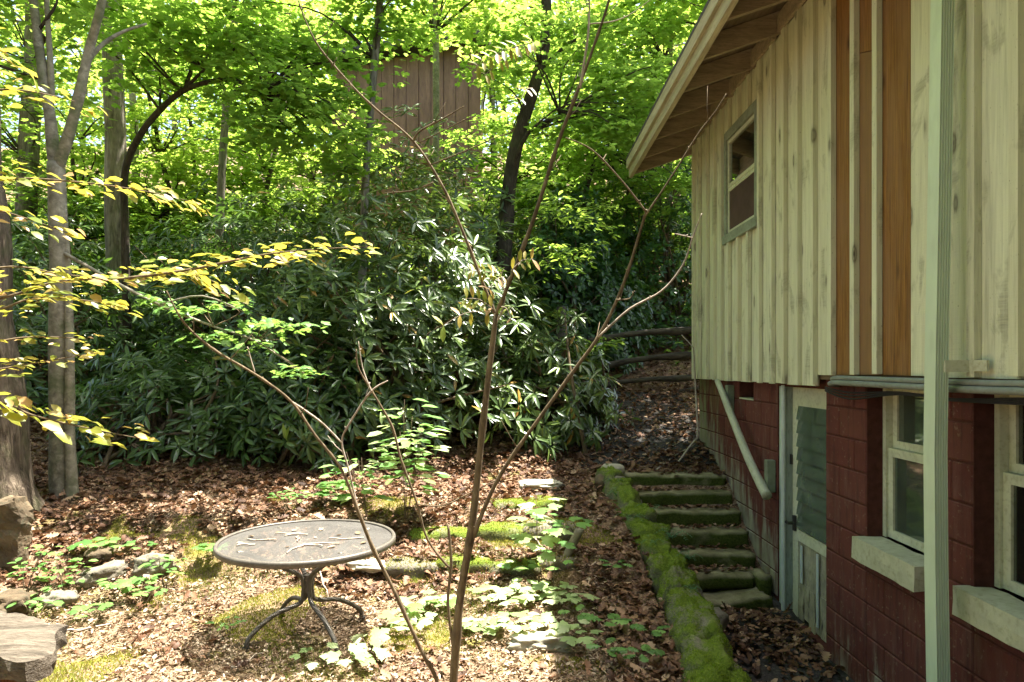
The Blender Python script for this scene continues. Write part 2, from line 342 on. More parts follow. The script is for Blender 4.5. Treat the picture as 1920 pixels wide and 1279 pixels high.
class MB:
    def __init__(s): s.v = []; s.f = []
    def add(s, v, f):
        b = len(s.v); s.v += [Vector(x) for x in v]; s.f += [[i + b for i in q] for q in f]; return s
    def box(s, lo, hi, bev=0.0):
        lo = Vector(lo); hi = Vector(hi)
        if not bev:
            v = [(x, y, z) for x in (lo.x, hi.x) for y in (lo.y, hi.y) for z in (lo.z, hi.z)]
            return s.add(v, [(0, 1, 3, 2), (4, 6, 7, 5), (0, 4, 5, 1), (2, 3, 7, 6), (0, 2, 6, 4), (1, 5, 7, 3)])
        bm = bmesh.new(); bmesh.ops.create_cube(bm, size=1)
        for vv in bm.verts: vv.co = Vector([(a + b) / 2 + c * (b - a) for a, b, c in zip(lo, hi, vv.co)])
        bmesh.ops.bevel(bm, geom=bm.edges[:], offset=bev, segments=1, affect='EDGES')
        bm.verts.index_update(); s.add([v.co for v in bm.verts], [[v.index for v in f.verts] for f in bm.faces]); bm.free(); return s
    def tube(s, pts, rad, n=8, cap=True, wob=0.0):
        pts = [Vector(p) for p in pts]; k = len(pts)
        if isinstance(rad, (int, float)): rad = [rad] * k
        up = None; rings = []
        for i in range(k):
            t = (pts[min(i + 1, k - 1)] - pts[max(i - 1, 0)])
            t = t.normalized() if t.length > 1e-9 else Vector((0, 0, 1))
            if up is None:
                up = Vector((0, 0, 1)) if abs(t.z) < .9 else Vector((0, -1, 0))
            side = t.cross(up)
            if side.length < 1e-6: side = t.orthogonal()
            side.normalize(); up = side.cross(t).normalized()
            ring = []
            for j in range(n):
                a = 2 * math.pi * j / n; r = rad[i]
                if wob: r *= 1 + wob * noise.noise(Vector((math.cos(a) * 1.3, math.sin(a) * 1.3, i * .35)) + pts[0] * 3)
                ring.append(pts[i] + (side * math.cos(a) + up * math.sin(a)) * r)
            rings.append(ring)
        b = len(s.v)
        for ring in rings: s.v += ring
        for i in range(k - 1):
            for j in range(n):
                a = b + i * n + j; c = b + i * n + (j + 1) % n
                s.f.append([a, c, c + n, a + n])
        if cap: s.f.append([b + j for j in range(n)][::-1]); s.f.append([b + (k - 1) * n + j for j in range(n)])
        return s
    def build(s, name, mat, parent=None, smooth=False): return mesh_obj(name, s.v, s.f, mat, parent, smooth)

def smooth_path(pts, vals=None, sub=4):
    """Catmull-Rom through points (and radii)"""
    pts = [Vector(p) for p in pts]; n = len(pts); out = []; ov = []
    for i in range(n - 1):
        p0 = pts[max(i - 1, 0)]; p1 = pts[i]; p2 = pts[i + 1]; p3 = pts[min(i + 2, n - 1)]
        for j in range(sub):
            t = j / sub
            out.append(.5 * ((2 * p1) + (p2 - p0) * t + (2 * p0 - 5 * p1 + 4 * p2 - p3) * t * t + (3 * p1 - p0 - 3 * p2 + p3) * t ** 3))
            if vals: ov.append(vals[i] * (1 - t) + vals[i + 1] * t)
    out.append(pts[-1])
    if vals: ov.append(vals[-1])
    return out, ov

def lump(center, size, seed, sub=3, amp=.18, freq=1.6, rotz=0.0, square=0.0):
    bm = bmesh.new(); bmesh.ops.create_icosphere(bm, subdivisions=sub, radius=1)
    off = Vector((seed * 7.3, seed * 3.1, seed * 5.7)); c, s_ = math.cos(rotz), math.sin(rotz)
    for v in bm.verts:
        p = v.co.copy()
        if square:
            q = max(abs(p.x), abs(p.y), abs(p.z)); p = p.lerp(p / q, square)
        d = 1 + amp * noise.noise(p * freq + off) + amp * .45 * noise.noise(p * freq * 3 + off)
        p = p * d; p = Vector((p.x * size[0] / 2, p.y * size[1] / 2, p.z * size[2] / 2))
        v.co = Vector((p.x * c - p.y * s_, p.x * s_ + p.y * c, p.z)) + Vector(center)
    bm.verts.index_update(); V = [v.co.copy() for v in bm.verts]; Fc = [[v.index for v in f.verts] for f in bm.faces]; bm.free()
    return V, Fc

def rough_box(lo, hi, seed, cell=.05, amp=.012, bev=.02):
    lo = Vector(lo); hi = Vector(hi); d = hi - lo
    bm = bmesh.new(); bmesh.ops.create_cube(bm, size=1)
    for v in bm.verts: v.co = Vector([(a + b) / 2 + c * (b - a) for a, b, c in zip(lo, hi, v.co)])
    for ax in range(3):
        n = max(1, int(d[ax] / cell))
        for i in range(1, n):
            co = lo.copy(); co[ax] = lo[ax] + d[ax] * i / n; no = Vector((0, 0, 0)); no[ax] = 1
            bmesh.ops.bisect_plane(bm, geom=bm.verts[:] + bm.edges[:] + bm.faces[:], plane_co=co, plane_no=no)
    ctr = (lo + hi) / 2; off = Vector((seed * 3.7, seed * 9.1, seed))
    for v in bm.verts:
        k = sum(1 for a in range(3) if abs(abs(v.co[a] - ctr[a]) - d[a] / 2) < 1e-5)
        if k >= 2:
            for a in range(3):
                if abs(abs(v.co[a] - ctr[a]) - d[a] / 2) < 1e-5: v.co[a] -= math.copysign(bev * (.5 + noise.noise(v.co * 9 + off)), v.co[a] - ctr[a])
        v.co += noise.noise_vector(v.co * 7 + off) * amp + noise.noise_vector(v.co * 22 + off) * amp * .5
    bm.verts.index_update(); V = [v.co.copy() for v in bm.verts]; Fc = [[v.index for v in f.verts] for f in bm.faces]; bm.free()
    return V, Fc

# ---- leaf templates: (t along, s across, h up), triangles
def T_long(droop=.12, fold=.10):
    v = [(0, 0, 0), (.3, 0, .02), (.3, -.42, fold * .4 + .02), (.3, .42, fold * .4 + .02), (.68, 0, -.02 - droop * .4), (.68, -.5, fold * .4 - droop * .4), (.68, .5, fold * .4 - droop * .4), (1, 0, -droop)]
    f = [(0, 1, 2), (0, 3, 1), (2, 1, 4), (2, 4, 5), (1, 3, 6), (1, 6, 4), (5, 4, 7), (4, 6, 7)]
    return np.array(v), np.array(f)
def T_simple(fold=.10):
    v = [(0, 0, 0), (.45, -.5, fold), (.45, .5, fold), (1, 0, -.06)]
    return np.array(v), np.array([(0, 2, 3), (0, 3, 1)])
def T_maple(cup=.06):
    o = [(0, 0), (.04, -.38), (.50, -.62), (.42, -.20), (.76, -.34), (1.0, 0), (.76, .34), (.42, .20), (.50, .62), (.04, .38)]
    v = [(.4, 0, cup)] + [(t, s, -cup * .6 * (abs(s) + abs(t - .4))) for t, s in o]
    f = [(0, i + 1, (i + 1) % 10 + 1) for i in range(10)]
    return np.array(v), np.array(f)
def T_curl(k=.35):
    v = [(0, 0, .05), (.3, -.45, k * .6), (.35, .05, 0), (.3, .5, k * .25), (.75, -.4, k * .9), (.7, .0, .04), (.72, .42, k * .6), (1, .05, k * .5)]
    f = [(0, 2, 1), (0, 3, 2), (1, 2, 5), (1, 5, 4), (2, 3, 6), (2, 6, 5), (4, 5, 7), (5, 6, 7)]
    return np.array(v), np.array(f)
def T_maple_fine(cup=.05):
    h_ = [(0, .0), (-.06, .20), (.02, .34), (.14, .36), (.16, .48), (.32, .50), (.50, .66), (.50, .46), (.60, .42), (.50, .22), (.62, .20), (.70, .32), (.78, .18), (.88, .14), (1.0, 0)]
    o = [(t, -s_) for t, s_ in h_] + h_[::-1][1:-1]
    v = [(.34, 0, cup)] + [(t, s_, -cup * 1.3 * ((t - .34) ** 2 + s_ ** 2) * 2.2) for t, s_ in o]
    k = len(o); return np.array(v), np.array([(0, i + 1, (i + 1) % k + 1) for i in range(k)])
def T_oakcurl(c_=.35):
    o = [(0, .02), (.12, .10), (.26, .30), (.34, .16), (.46, .42), (.56, .2), (.68, .45), (.78, .26), (.9, .28), (1, 0)]
    o = o + [(t, -s_) for t, s_ in o[::-1][1:-1]]
    v = [(.5, 0, 0)] + [(t, s_ * .9, c_ * s_ * s_ * 2 + .25 * (t - .5) ** 2 + (.04 if s_ > 0 else 0)) for t, s_ in o]
    k = len(o); return np.array(v), np.array([(0, i + 1, (i + 1) % k + 1) for i in range(k)])
def T_blade():
    return np.array([(0, -.5, 0), (0, .5, 0), (1, 0, 0)]), np.array([(0, 1, 2)])

def norm(a): return a / np.maximum(np.linalg.norm(a, axis=1, keepdims=True), 1e-9)
def leaves(name, mat, pos, d, up, L, W, tmpl, parent=None, smooth=True):
    pos = np.asarray(pos, float); d = norm(np.asarray(d, float)); n_ = len(pos)
    side = norm(np.cross(d, np.asarray(up, float))); nn = np.cross(side, d)
    tv, tf = tmpl
    L = np.broadcast_to(np.asarray(L, float), (n_,)); W = np.broadcast_to(np.asarray(W, float), (n_,))
    v = (pos[:, None, :] + d[:, None, :] * (tv[None, :, 0, None] * L[:, None, None]) + side[:, None, :] * (tv[None, :, 1, None] * W[:, None, None]) + nn[:, None, :] * (tv[None, :, 2, None] * L[:, None, None])).reshape(-1, 3)
    f = (tf[None] + (np.arange(n_) * len(tv))[:, None, None]).reshape(-1, 3)
    me = bpy.data.meshes.new(name)
    me.vertices.add(len(v)); me.vertices.foreach_set('co', v.astype(np.float32).ravel())
    me.loops.add(f.size); me.loops.foreach_set('vertex_index', f.astype(np.int32).ravel())
    me.polygons.add(len(f)); me.polygons.foreach_set('loop_start', np.arange(0, f.size, 3, dtype=np.int32))
    me.polygons.foreach_set('use_smooth', np.full(len(f), smooth))
    me.materials.append(M[mat]); me.update(calc_edges=True)
    return link(bpy.data.objects.new(name, me), parent)
def leaf_mesh(name, mat, tmpl, L, W):
    tv, tf = tmpl
    me = bpy.data.meshes.new(name); me.from_pydata([(t * L, s * W, h * L) for t, s, h in tv], [], [list(map(int, q)) for q in tf])
    me.polygons.foreach_set('use_smooth', [True] * len(me.polygons)); me.materials.append(M[mat]); me.update(); return me
def frame(pos, d, up, sc=1.0):
    d = Vector(d).normalized(); up = Vector(up); s_ = up.cross(d)
    if s_.length < 1e-5: s_ = d.orthogonal()
    s_.normalize(); n_ = d.cross(s_)
    return Matrix(((d.x * sc, s_.x * sc, n_.x * sc, pos[0]), (d.y * sc, s_.y * sc, n_.y * sc, pos[1]), (d.z * sc, s_.z * sc, n_.z * sc, pos[2]), (0, 0, 0, 1)))

# ------------------------------------------------------------------ the setting: ground, path
def grid(name, xs, ys, mat, zoff=0.0, amp=0.0, kind='structure'):
    Xg, Yg = np.meshgrid(xs, ys); Z = ground_z(Xg, Yg) + zoff
    v = np.stack([Xg, Yg, Z], -1).reshape(-1, 3)
    if amp: v[:, 2] += amp * np.array([noise.noise(Vector((x * 3, y * 3, 0))) + .5 * noise.noise(Vector((x * 9, y * 9, 3))) for x, y, z in v])
    nx, ny = len(xs), len(ys)
    f = [(j * nx + i, j * nx + i + 1, (j + 1) * nx + i + 1, (j + 1) * nx + i) for j in range(ny - 1) for i in range(nx - 1)]
    o = mesh_obj(name, v, f, mat, None, True); o['kind'] = kind; return o
xs = np.unique(np.concatenate([np.linspace(-60, -7, 20), np.linspace(-7, 2.6, 110), np.linspace(2.6, 60, 20)]))
ys = np.unique(np.concatenate([np.linspace(-20, 2.5, 10), np.linspace(2.5, 10, 95), np.linspace(10, 90, 40)]))
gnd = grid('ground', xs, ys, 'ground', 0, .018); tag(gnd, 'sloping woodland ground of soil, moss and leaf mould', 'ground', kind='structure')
pth = grid('path', np.linspace(1.22, 2.35, 16), np.linspace(1.5, 5.9, 50), 'path', .006 + .02, .012)
tag(pth, 'dark gravel path along the foot of the block wall', 'path', kind='structure')
pth2 = grid('path', np.linspace(.75, 2.4, 18), np.linspace(7.3, 9.9, 26), 'path', .022, .02)
tag(pth2, 'gravel and leaf path rising behind the steps to the fence', 'path', kind='structure')

# ------------------------------------------------------------------ the house
WX = 2.20     # block wall face
SX = 2.135    # siding board face (outer)
house = thing('house', (4.2, 3.5, -.4), 'cream board and batten house on red painted block basement', 'house')
core = MB().box((WX + .006, 5.66, -.7), (WX + .2, 8.03, 1.4)).box((WX + .006, 5.66, 1.4), (WX + .2, 6.235, 1.6)).box((WX + .006, 6.625, 1.4), (WX + .2, 8.03, 1.6)).box((WX + .006, 4.24, -.7), (WX + .2, 4.79, 1.64)).box((WX + .006, 3.26, -.7), (WX + .2, 3.62, 1.64)) \
    .box((WX + .006, 3.62, -.7), (WX + .2, 4.24, .51)).box((WX + .006, -1.5, -.7), (WX + .2, 2.5, 1.64)).box((WX + .006, 2.5, -.7), (WX + .2, 3.26, .51)) \
    .box((WX + .006, 4.79, 1.55), (WX + .2, 5.66, 1.64)).box((WX + .006, 4.79, -.7), (WX + .2, 5.66, -.3))
bw = core.build('basement_wall', 'mortar', house)
blk_cache = {}
def block(y0, y1, z0, z1):
    k = (round(y1 - y0, 3), round(z1 - z0, 3))
    if k not in blk_cache:
        b = MB().box((-.09, -k[0] / 2, -k[1] / 2), (.09, k[0] / 2, k[1] / 2), .006)
        me = bpy.data.meshes.new('concrete_block'); me.from_pydata([tuple(v) for v in b.v], [], b.f); me.materials.append(M['block']); blk_cache[k] = me
    c = Vector((WX + .09, (y0 + y1) / 2, (z0 + z1) / 2))
    inst('concrete_block', blk_cache[k], Matrix.Translation(c) @ Matrix.Rotation(random.uniform(-.003, .003), 4, 'Z'), bw)
def coursing(y0, y1, z0, z1, flip=0, hole=None):
    n = round((z1 - z0) / .2)
    for i in range(n):
        a = z0 + i * .2; y = y1          # laid from the far end
        L0 = .4 if (i + flip) % 2 else .2
        first = True
        while y > y0 + .03:
            L = min(L0 if first else .4, y - y0)
            if y - L - y0 < .08: L = y - y0
            first = False
            if not (hole and abs(a - hole[2]) < .1 and y - L < hole[1] - .02 and y > hole[0] + .02):
                block(y - L + .005, y - .005, a + .005, a + .195)
            y -= L
            y = round(y, 4)
coursing(5.66, 8.03, -.2, 1.6, 0, (6.27, 6.59, 1.4))
# the course with the vent opening, rebuilt round it
coursing(4.24, 4.79, -.7 + .14, 1.64, 1)
coursing(3.62, 4.24, -.56, .44, 0)
coursing(3.26, 3.62, -.56, 1.64, 0)
coursing(2.5, 3.26, -.56, .44, 1)
for a_, b_ in ((3.62, 3.83), (3.83, 4.24), (2.5, 2.86), (2.86, 3.26)): block(a_ + .005, b_ - .005, .445, .512)
coursing(1.6, 2.5, -.56, 1.64, 0)
ve = MB().box((WX + .15, 6.24, 1.402), (WX + .17, 6.62, 1.598)).build('vent_opening', 'dark', house)
MB().box((WX + .004, 6.24, 1.402), (WX + .14, 6.62, 1.416)).box((WX + .09, 6.245, 1.418), (WX + .11, 6.34, 1.595)).build('vent_frame', 'sash', ve)
# lintel beam and rim behind the siding, end wall, rear walls
MB().box((WX + .02, -1.5, 1.645), (WX + .25, 8.03, 1.75)).build('rim_beam', 'sheath', house)
MB().box((WX + .25, 7.88, -.5), (8.6, 8.03, 4.25)).build('end_wall', 'siding', house)
MB().box((8.4, -1.5, -.7), (8.6, 7.87, 4.25)).box((WX + .25, -1.5, -.7), (8.39, -1.35, 4.25)).build('rear_wall', 'siding', house)
MB().box((WX + .25, -1.3, 1.66), (8.38, 7.86, 1.74)).build('floor_deck', 'sheath', house)

# boards and battens
by = [7.98, 7.72, 7.41, 7.14, 6.90, 6.66, 6.38, 6.11, 5.84, 5.56, 5.31, 5.05, 4.79, 4.52, 4.22, 3.96, 3.66, 3.41, 3.13, 2.86, 2.6, 2.33, 2.06, 1.8, 1.53, 1.27, 1.0, .73, .47, .2, -.07, -.33, -.6, -.87, -1.13, -1.45]
WIN = (5.88, 6.78, 2.97, 4.02)      # y0,y1,z0,z1 of the upper window incl trim
for i in range(len(by) - 1):
    y1, y0 = by[i], by[i + 1]
    zb = 1.575 + random.uniform(-.006, .006) if y0 > 4.6 else (1.655 + random.uniform(-.004, .004))
    mat = 'newboard' if 3.6 < (y0 + y1) / 2 < 4.5 else 'siding'
    zt = 4.36
    ix = random.uniform(0, .004)
    segs = [(zb, zt)]
    if y0 < WIN[1] - .04 and y1 > WIN[0] + .04: segs = [(zb, WIN[2] + .02), (WIN[3] - .03, zt)]
    for a, b in segs:
        if mat == 'newboard' and abs((y0 + y1) / 2 - 4.09) < .05:      # spliced board with a slanted joint
            zs = 3.58; mat = 'newboard_tan'
            v = []
            for zz in ((a, a), (zs - .03, zs + .06)):
                for yy, z_ in ((y0 + .004, zz[0]), (y1 - .004, zz[1])): v += [(SX + ix, yy, z_), (SX + .022, yy, z_)]
            mesh_obj('siding_board', v, [(0, 1, 3, 2), (4, 6, 7, 5), (0, 4, 5, 1), (2, 3, 7, 6), (0, 2, 6, 4), (1, 5, 7, 3)], mat, house)
            v = [(x, y, z + (.004 if z < 4 else 0)) for (x, y, z) in v[4:]] + [(x, y, zt) for (x, y, z) in v[4:]]
            mesh_obj('siding_board', v, [(0, 1, 3, 2), (4, 6, 7, 5), (0, 4, 5, 1), (2, 3, 7, 6), (0, 2, 6, 4), (1, 5, 7, 3)], 'newboard', house)
        else:
            MB().box((SX + ix, y0 + .004, a), (SX + .024, y1 - .004, b)).build('siding_board', mat, house)
MB().box((SX + .026, -1.5, 1.62), (WX + .24, WIN[0] - .1, 4.36)).box((SX + .026, WIN[1] + .1, 1.62), (WX + .24, 7.87, 4.36)) \
    .box((SX + .026, WIN[0] - .1, 1.62), (WX + .24, WIN[1] + .1, WIN[2])).box((SX + .026, WIN[0] - .1, WIN[3] - .06), (WX + .24, WIN[1] + .1, 4.36)).build('upper_wall', 'sheath', house)
for i, y in enumerate(by):
    if abs(y - 3.66) < .01: continue
    zb = (1.58 if y > 4.6 else 1.66) + random.uniform(-.008, .006)
    w = .026 + random.uniform(-.003, .003)
    yy = min(y, 7.955)
    segs = [(zb, 4.36)]
    if WIN[0] + .02 < y < WIN[1] - .02: segs = [(zb, WIN[2]), (WIN[3] + .0, 4.36)]
    for a, b in segs: MB().box((SX - .032 - random.uniform(0, .004), yy - w, a), (SX - .0005, yy + w, b)).build('batten', 'siding', house)

# upper window
win = MB().box((SX - .03, WIN[0], WIN[2]), (SX - .004, WIN[0] + .055, WIN[3])).box((SX - .03, WIN[1] - .055, WIN[2]), (SX - .004, WIN[1], WIN[3])) \
    .box((SX - .045, WIN[0] - .02, WIN[2] - .05), (SX - .0045, WIN[1] + .02, WIN[2] + .035)).box((SX - .031, WIN[0] + .055, WIN[3] - .085), (SX - .0045, WIN[1] - .055, WIN[3])).build('window', 'trim', house)
a0, a1, c0, c1 = WIN[0] + .06, WIN[1] - .06, WIN[2] + .04, WIN[3] - .09
zm = (c0 + c1) / 2 - .01
def sash(parent, x, y0, y1, z0, z1, w, mat='sash', t=.03, name='sash'):
    return MB().box((x, y0, z0), (x + t, y0 + w, z1)).box((x, y1 - w, z0), (x + t, y1, z1)).box((x, y0 + w, z0), (x + t, y1 - w, z0 + w)).box((x, y0 + w, z1 - w), (x + t, y1 - w, z1)).build(name, mat, parent)
sash(win, SX - .012, a0, a1, zm + .003, c1, .036)
sash(win, SX - .010, a0, a1, c0, zm, .036)
MB().box((SX + .003, a0 + .037, zm + .04), (SX + .007, a1 - .037, c1 - .037)).build('pane', 'glass', win)
MB().box((SX - .002, a0 + .037, c0 + .037), (SX + .001, a1 - .037, zm - .037)).build('insect_screen', 'curtain', win)
MB().box((SX + .10, a0 + .01, c0), (SX + .11, a1 - .01, zm + .02)).build('curtain', 'curtain', win)
MB().box((SX + .6, a0 - .6, c0 - .4), (SX + .62, a1 + .6, c1 + .4)).build('room_wall', 'dark', win)

# basement windows
def bwin(y0, y1, z0, z1, sill, lab, pane):
    w = MB().box((WX + .10, y0, z1 - .04), (WX + .17, y1, z1)).box((WX + .10, y0, z0), (WX + .17, y0 + .035, z1 - .04)).box((WX + .10, y1 - .035, z0), (WX + .17, y1, z1 - .04)).build('window', 'sash', house)
    w['label'] = lab
    zm = z0 + (z1 - z0) * .56
    sash(w, WX + .115, y0 + .036, y1 - .036, z0 + .002, zm, .05)
    sash(w, WX + .143, y0 + .036, y1 - .036, zm + .002, z1 - .041, .045, t=.025)
    MB().box((WX + .128, y0 + .087, z0 + .053), (WX + .132, y1 - .087, zm - .051)).build('pane', pane, w)
    MB().box((WX + .155, y0 + .082, zm + .048), (WX + .159, y1 - .082, z1 - .087)).build('pane', pane, w)
    V, Fc = rough_box((WX - .085, y0 - .03, z0 - .145), (WX + .098, y1 + .03, z0 - .003), y0, .06, .003, .006)
    mesh_obj('sill', V, Fc, 'sill', w)
    MB().box((WX + .5, y0 - .5, z0 - .5), (WX + .52, y1 + .6, z1 + .1)).build('room_wall', 'room', w)
bwin(3.625, 4.235, .66, 1.64, True, 'dusty double hung window next to the downspout', 'glass_dusty')
bwin(2.505, 3.255, .66, 1.64, True, 'clear double hung window at the picture edge', 'glass')

# jalousie door
dx = WX + .07
door = MB().box((dx, 4.80, -.28), (dx + .04, 4.90, 1.548)).box((dx, 5.42, -.28), (dx + .04, 5.52, 1.548)).box((dx, 4.90, 1.40), (dx + .04, 5.42, 1.548)).box((dx, 4.90, .33), (dx + .04, 5.42, .42)).build('door', 'sash', house)
MB().box((WX + .015, 5.55, -.34), (WX + .09, 5.655, 1.57)).build('jamb', 'jamb', door)
MB().tube([(WX + .0, 5.535, -.30), (WX + .0, 5.535, 1.56)], .018, 8).build('edge_strip', 'galv', door)
for i in range(9):
    z = .435 + i * .107
    v = [(dx - .012, 4.895, z), (dx - .006, 4.895, z), (dx + .004, 4.895, z + .112), (dx + .010, 4.895, z + .112)]
    v += [(x, 5.425, zz) for x, y, zz in v]
    mesh_obj('louvre', v, [(0, 1, 3, 2), (4, 6, 7, 5), (0, 4, 5, 1), (2, 3, 7, 6), (0, 2, 6, 4), (1, 5, 7, 3)], 'jal', door)
MB().box((dx + .10, 4.8, .3), (dx + .11, 5.5, 1.5)).build('door_backing', 'room', door)
V, Fc = rough_box((dx + .008, 4.905, -.05), (dx + .028, 5.415, .325), 4, .05, .008, .004); mesh_obj('panel', V, Fc, 'doorpanel', door)
for k, (y, z0_, z1_, o) in enumerate([(5.36, -.28, .00, 0), (5.27, -.26, .02, .004), (5.17, -.30, .0, .002), (5.06, -.28, .015, .006), (4.96, -.29, .02, .003)]):
    V, Fc = rough_box((dx - .004 + o, y - .045, z0_), (dx + .006 + o, y + .048, z1_), k + 9, .05, .012, .004); mesh_obj('plank', V, Fc, 'doorpanel', door)
for y, z0_, z1_ in [(5.33, .02, .31), (5.05, -.22, .32)]:
    MB().box((dx - .014, y - .016, z0_), (dx - .006, y + .016, z1_)).build('metal_strip', 'galv', door)
hb = MB().tube([(dx - .0, 5.46, .46), (dx - .06, 5.46, .46), (dx - .06, 5.50, .46)], .014, 8).box((dx - .02, 5.44, .40), (dx - .001, 5.48, .52)).build('handle', 'black_iron', door)
MB().box((dx - .012, 5.515, .92), (dx - .0, 5.55, 1.0)).build('hinge', 'black_iron', door)

# roof: rafters, sheathing, fascia (eave runs along the wall)
EX, EZ, SL = 1.50, 4.12, .34
def roof_z(x, y): return EZ + (x - EX) * SL + (8.0 - y) * .016
v = []
for t in (0, .03):
    for y in (-1.9, 8.45):
        for x in (EX - .06, 5.4): v.append((x, y, roof_z(x, y) + .15 + t))
mesh_obj('roof_deck', v, [(0, 1, 3, 2), (4, 6, 7, 5), (0, 4, 5, 1), (2, 3, 7, 6), (0, 2, 6, 4), (1, 5, 7, 3)], 'sheath', house)
v = []
for t in (.034, .07):
    for y in (-1.95, 8.48):
        for x in (EX - .085, 5.4): v.append((x, y, roof_z(x, y) + .15 + t))
mesh_obj('shingles', v, [(0, 1, 3, 2), (4, 6, 7, 5), (0, 4, 5, 1), (2, 3, 7, 6), (0, 2, 6, 4), (1, 5, 7, 3)], 'shingle', house)
v = [(5.41, y, roof_z(5.4, y) + .15 + t) for t in (0, .07) for y in (-1.95, 8.48)] + [(9.3, y, roof_z(5.4, y) - 1.15 + t) for t in (0, .07) for y in (-1.95, 8.48)]
mesh_obj('rear_roof', v, [(0, 1, 3, 2), (4, 6, 7, 5), (0, 4, 5, 1), (2, 3, 7, 6), (0, 2, 6, 4), (1, 5, 7, 3)], 'shingle', house)
# fascia with its two weathered faces
v = []
for y in (-1.9, 8.44):
    z = roof_z(EX, y)
    v += [(EX - .055, y, z - .06), (EX - .015, y, z - .07), (EX - .015, y, z + .147), (EX - .055, y, z + .135)]
mesh_obj('fascia', v, [(0, 1, 2, 3), (7, 6, 5, 4), (0, 4, 5, 1), (1, 5, 6, 2), (2, 6, 7, 3), (3, 7, 4, 0)], 'fascia', house)
v = []
for y in (-1.92, 8.46):
    z = roof_z(EX, y)
    v += [(EX - .083, y, z + .05), (EX - .058, y, z + .045), (EX - .058, y, z + .175), (EX - .083, y, z + .17)]
mesh_obj('drip_board', v, [(0, 1, 2, 3), (7, 6, 5, 4), (0, 4, 5, 1), (1, 5, 6, 2), (2, 6, 7, 3), (3, 7, 4, 0)], 'fascia', house)
y = 8.40
while y > -1.8:
    v = []
    for x in (EX - .012, SX + .1):
        z = roof_z(x, y)
        for yy in (y - .022, y + .022): v += [(x, yy, z - .03), (x, yy, z + .145)]
    mesh_obj('rafter', v, [(0, 1, 3, 2), (4, 6, 7, 5), (0, 4, 5, 1), (2, 3, 7, 6), (0, 2, 6, 4), (1, 5, 7, 3)], 'rafter', house)
    zb = roof_z(SX, y)
    MB().box((SX - .05, y - .55, zb - .04), (SX - .024, y - .03, zb + .10)).build('frieze_block', 'rafter', house)
    y -= .60

# downspout, conduits, cables
sp = [(2.030, 3.20, 4.2), (2.018, 3.20, 3.4), (2.002, 3.2, 2.4), (1.990, 3.2, 1.75), (1.984, 3.2, 1.3), (1.988, 3.2, .8), (1.998, 3.2, .2), (2.004, 3.2, -.45)]
def spout_profile():
        # ribbed face towards the camera (-y): five grooves
    rib = []
    for k in range(5):
        x0 = .03 - k * .012
        rib += [(x0 - .002, -.05), (x0 - .004, -.044), (x0 - .008, -.044), (x0 - .010, -.05)]
    return [(-.03, -.043), (-.03, .043), (.03, .043), (.03, -.043)] + [(a_, b_ + .007) for a_, b_ in rib]
pr = spout_profile(); v = []; f = []; n = len(pr)
for i, c in enumerate(sp):
    v += [(c[0] + a, c[1] + b, c[2]) for a, b in pr]
    if i:
        for j in range(n): f.append([(i - 1) * n + j, (i - 1) * n + (j + 1) % n, i * n + (j + 1) % n, i * n + j])
ds = mesh_obj('downspout', v, f, 'spout', house)
MB().box((SX - .035, 3.02, 1.685), (SX - .024, 3.15, 1.735)).box((1.99, 3.135, 1.68), (SX - .024, 3.147, 1.735)).build('bracket', 'sash', ds)
for k, (z, x, r) in enumerate([(1.634, 2.105, .016), (1.603, 2.09, .0175)]):
    pts, _ = smooth_path([(x, -1.2, z), (x, 2.0, z + .004), (x - .004, 3.2, z - .002), (x, 4.3, z + .002), (x + .006, 4.48, z - .004), (x + .05, 4.57, z - .012), (x + .13, 4.60, z - .016)], None, 4)
    MB().tube(pts, r, 10).build('conduit', 'conduit', house, True)
for k in range(3):
    pts, _ = smooth_path([(2.12, 4.62, 1.57 - k * .012), (2.13, 4.3, 1.545 - k * .02), (2.15, 3.8, 1.565 - k * .006), (2.14, 3.3, 1.55 - k * .004), (2.15, 2.7, 1.575 - k * .012), (2.14, 1.5, 1.57)], None, 5)
    MB().tube(pts, .006, 6).build('cable', 'cable', house, True)

# handrail
hr = thing('handrail', (2.1, 6.0, .6), 'peeled pale log handrail slanting down the block wall', 'handrail')
pts = [P(a_, b_, 2.085 * F / (a_ - 960)) for a_, b_ in ((1345, 714), (1368, 770), (1396, 842), (1420, 895), (1438, 930))]
pts, rr = smooth_path(pts, [.028, .034, .037, .037, .042], 6)
MB().tube(pts, rr, 12, True, .12).build('rail', 'log', hr, True)
for (y, z) in [(6.78, 1.40), (5.72, .80)]:
    MB().box((WX - .075, y - .035, z - .14), (WX - .001, y + .035, z + .13), .006).build('bracket', 'bracket', hr)
vn = thing('vine', (2.1, 7.8, 1.0), 'bare woody vine climbing the far corner of the house', 'vine')
pts, rr = smooth_path([P(1268, 872, 7.3), P(1295, 835, 7.5), P(1322, 800, 7.5), P(1330, 760, 7.55), P(1322, 700, 7.62), P(1306, 660, 7.66), P(1278, 628, 7.75)], [.010, .011, .012, .012, .010, .008, .006], 5)
for p_ in pts:
    if p_.x > 2.03: p_.x = 2.04
MB().tube(pts, rr, 7).build('stem', 'twig_pale', vn, True)

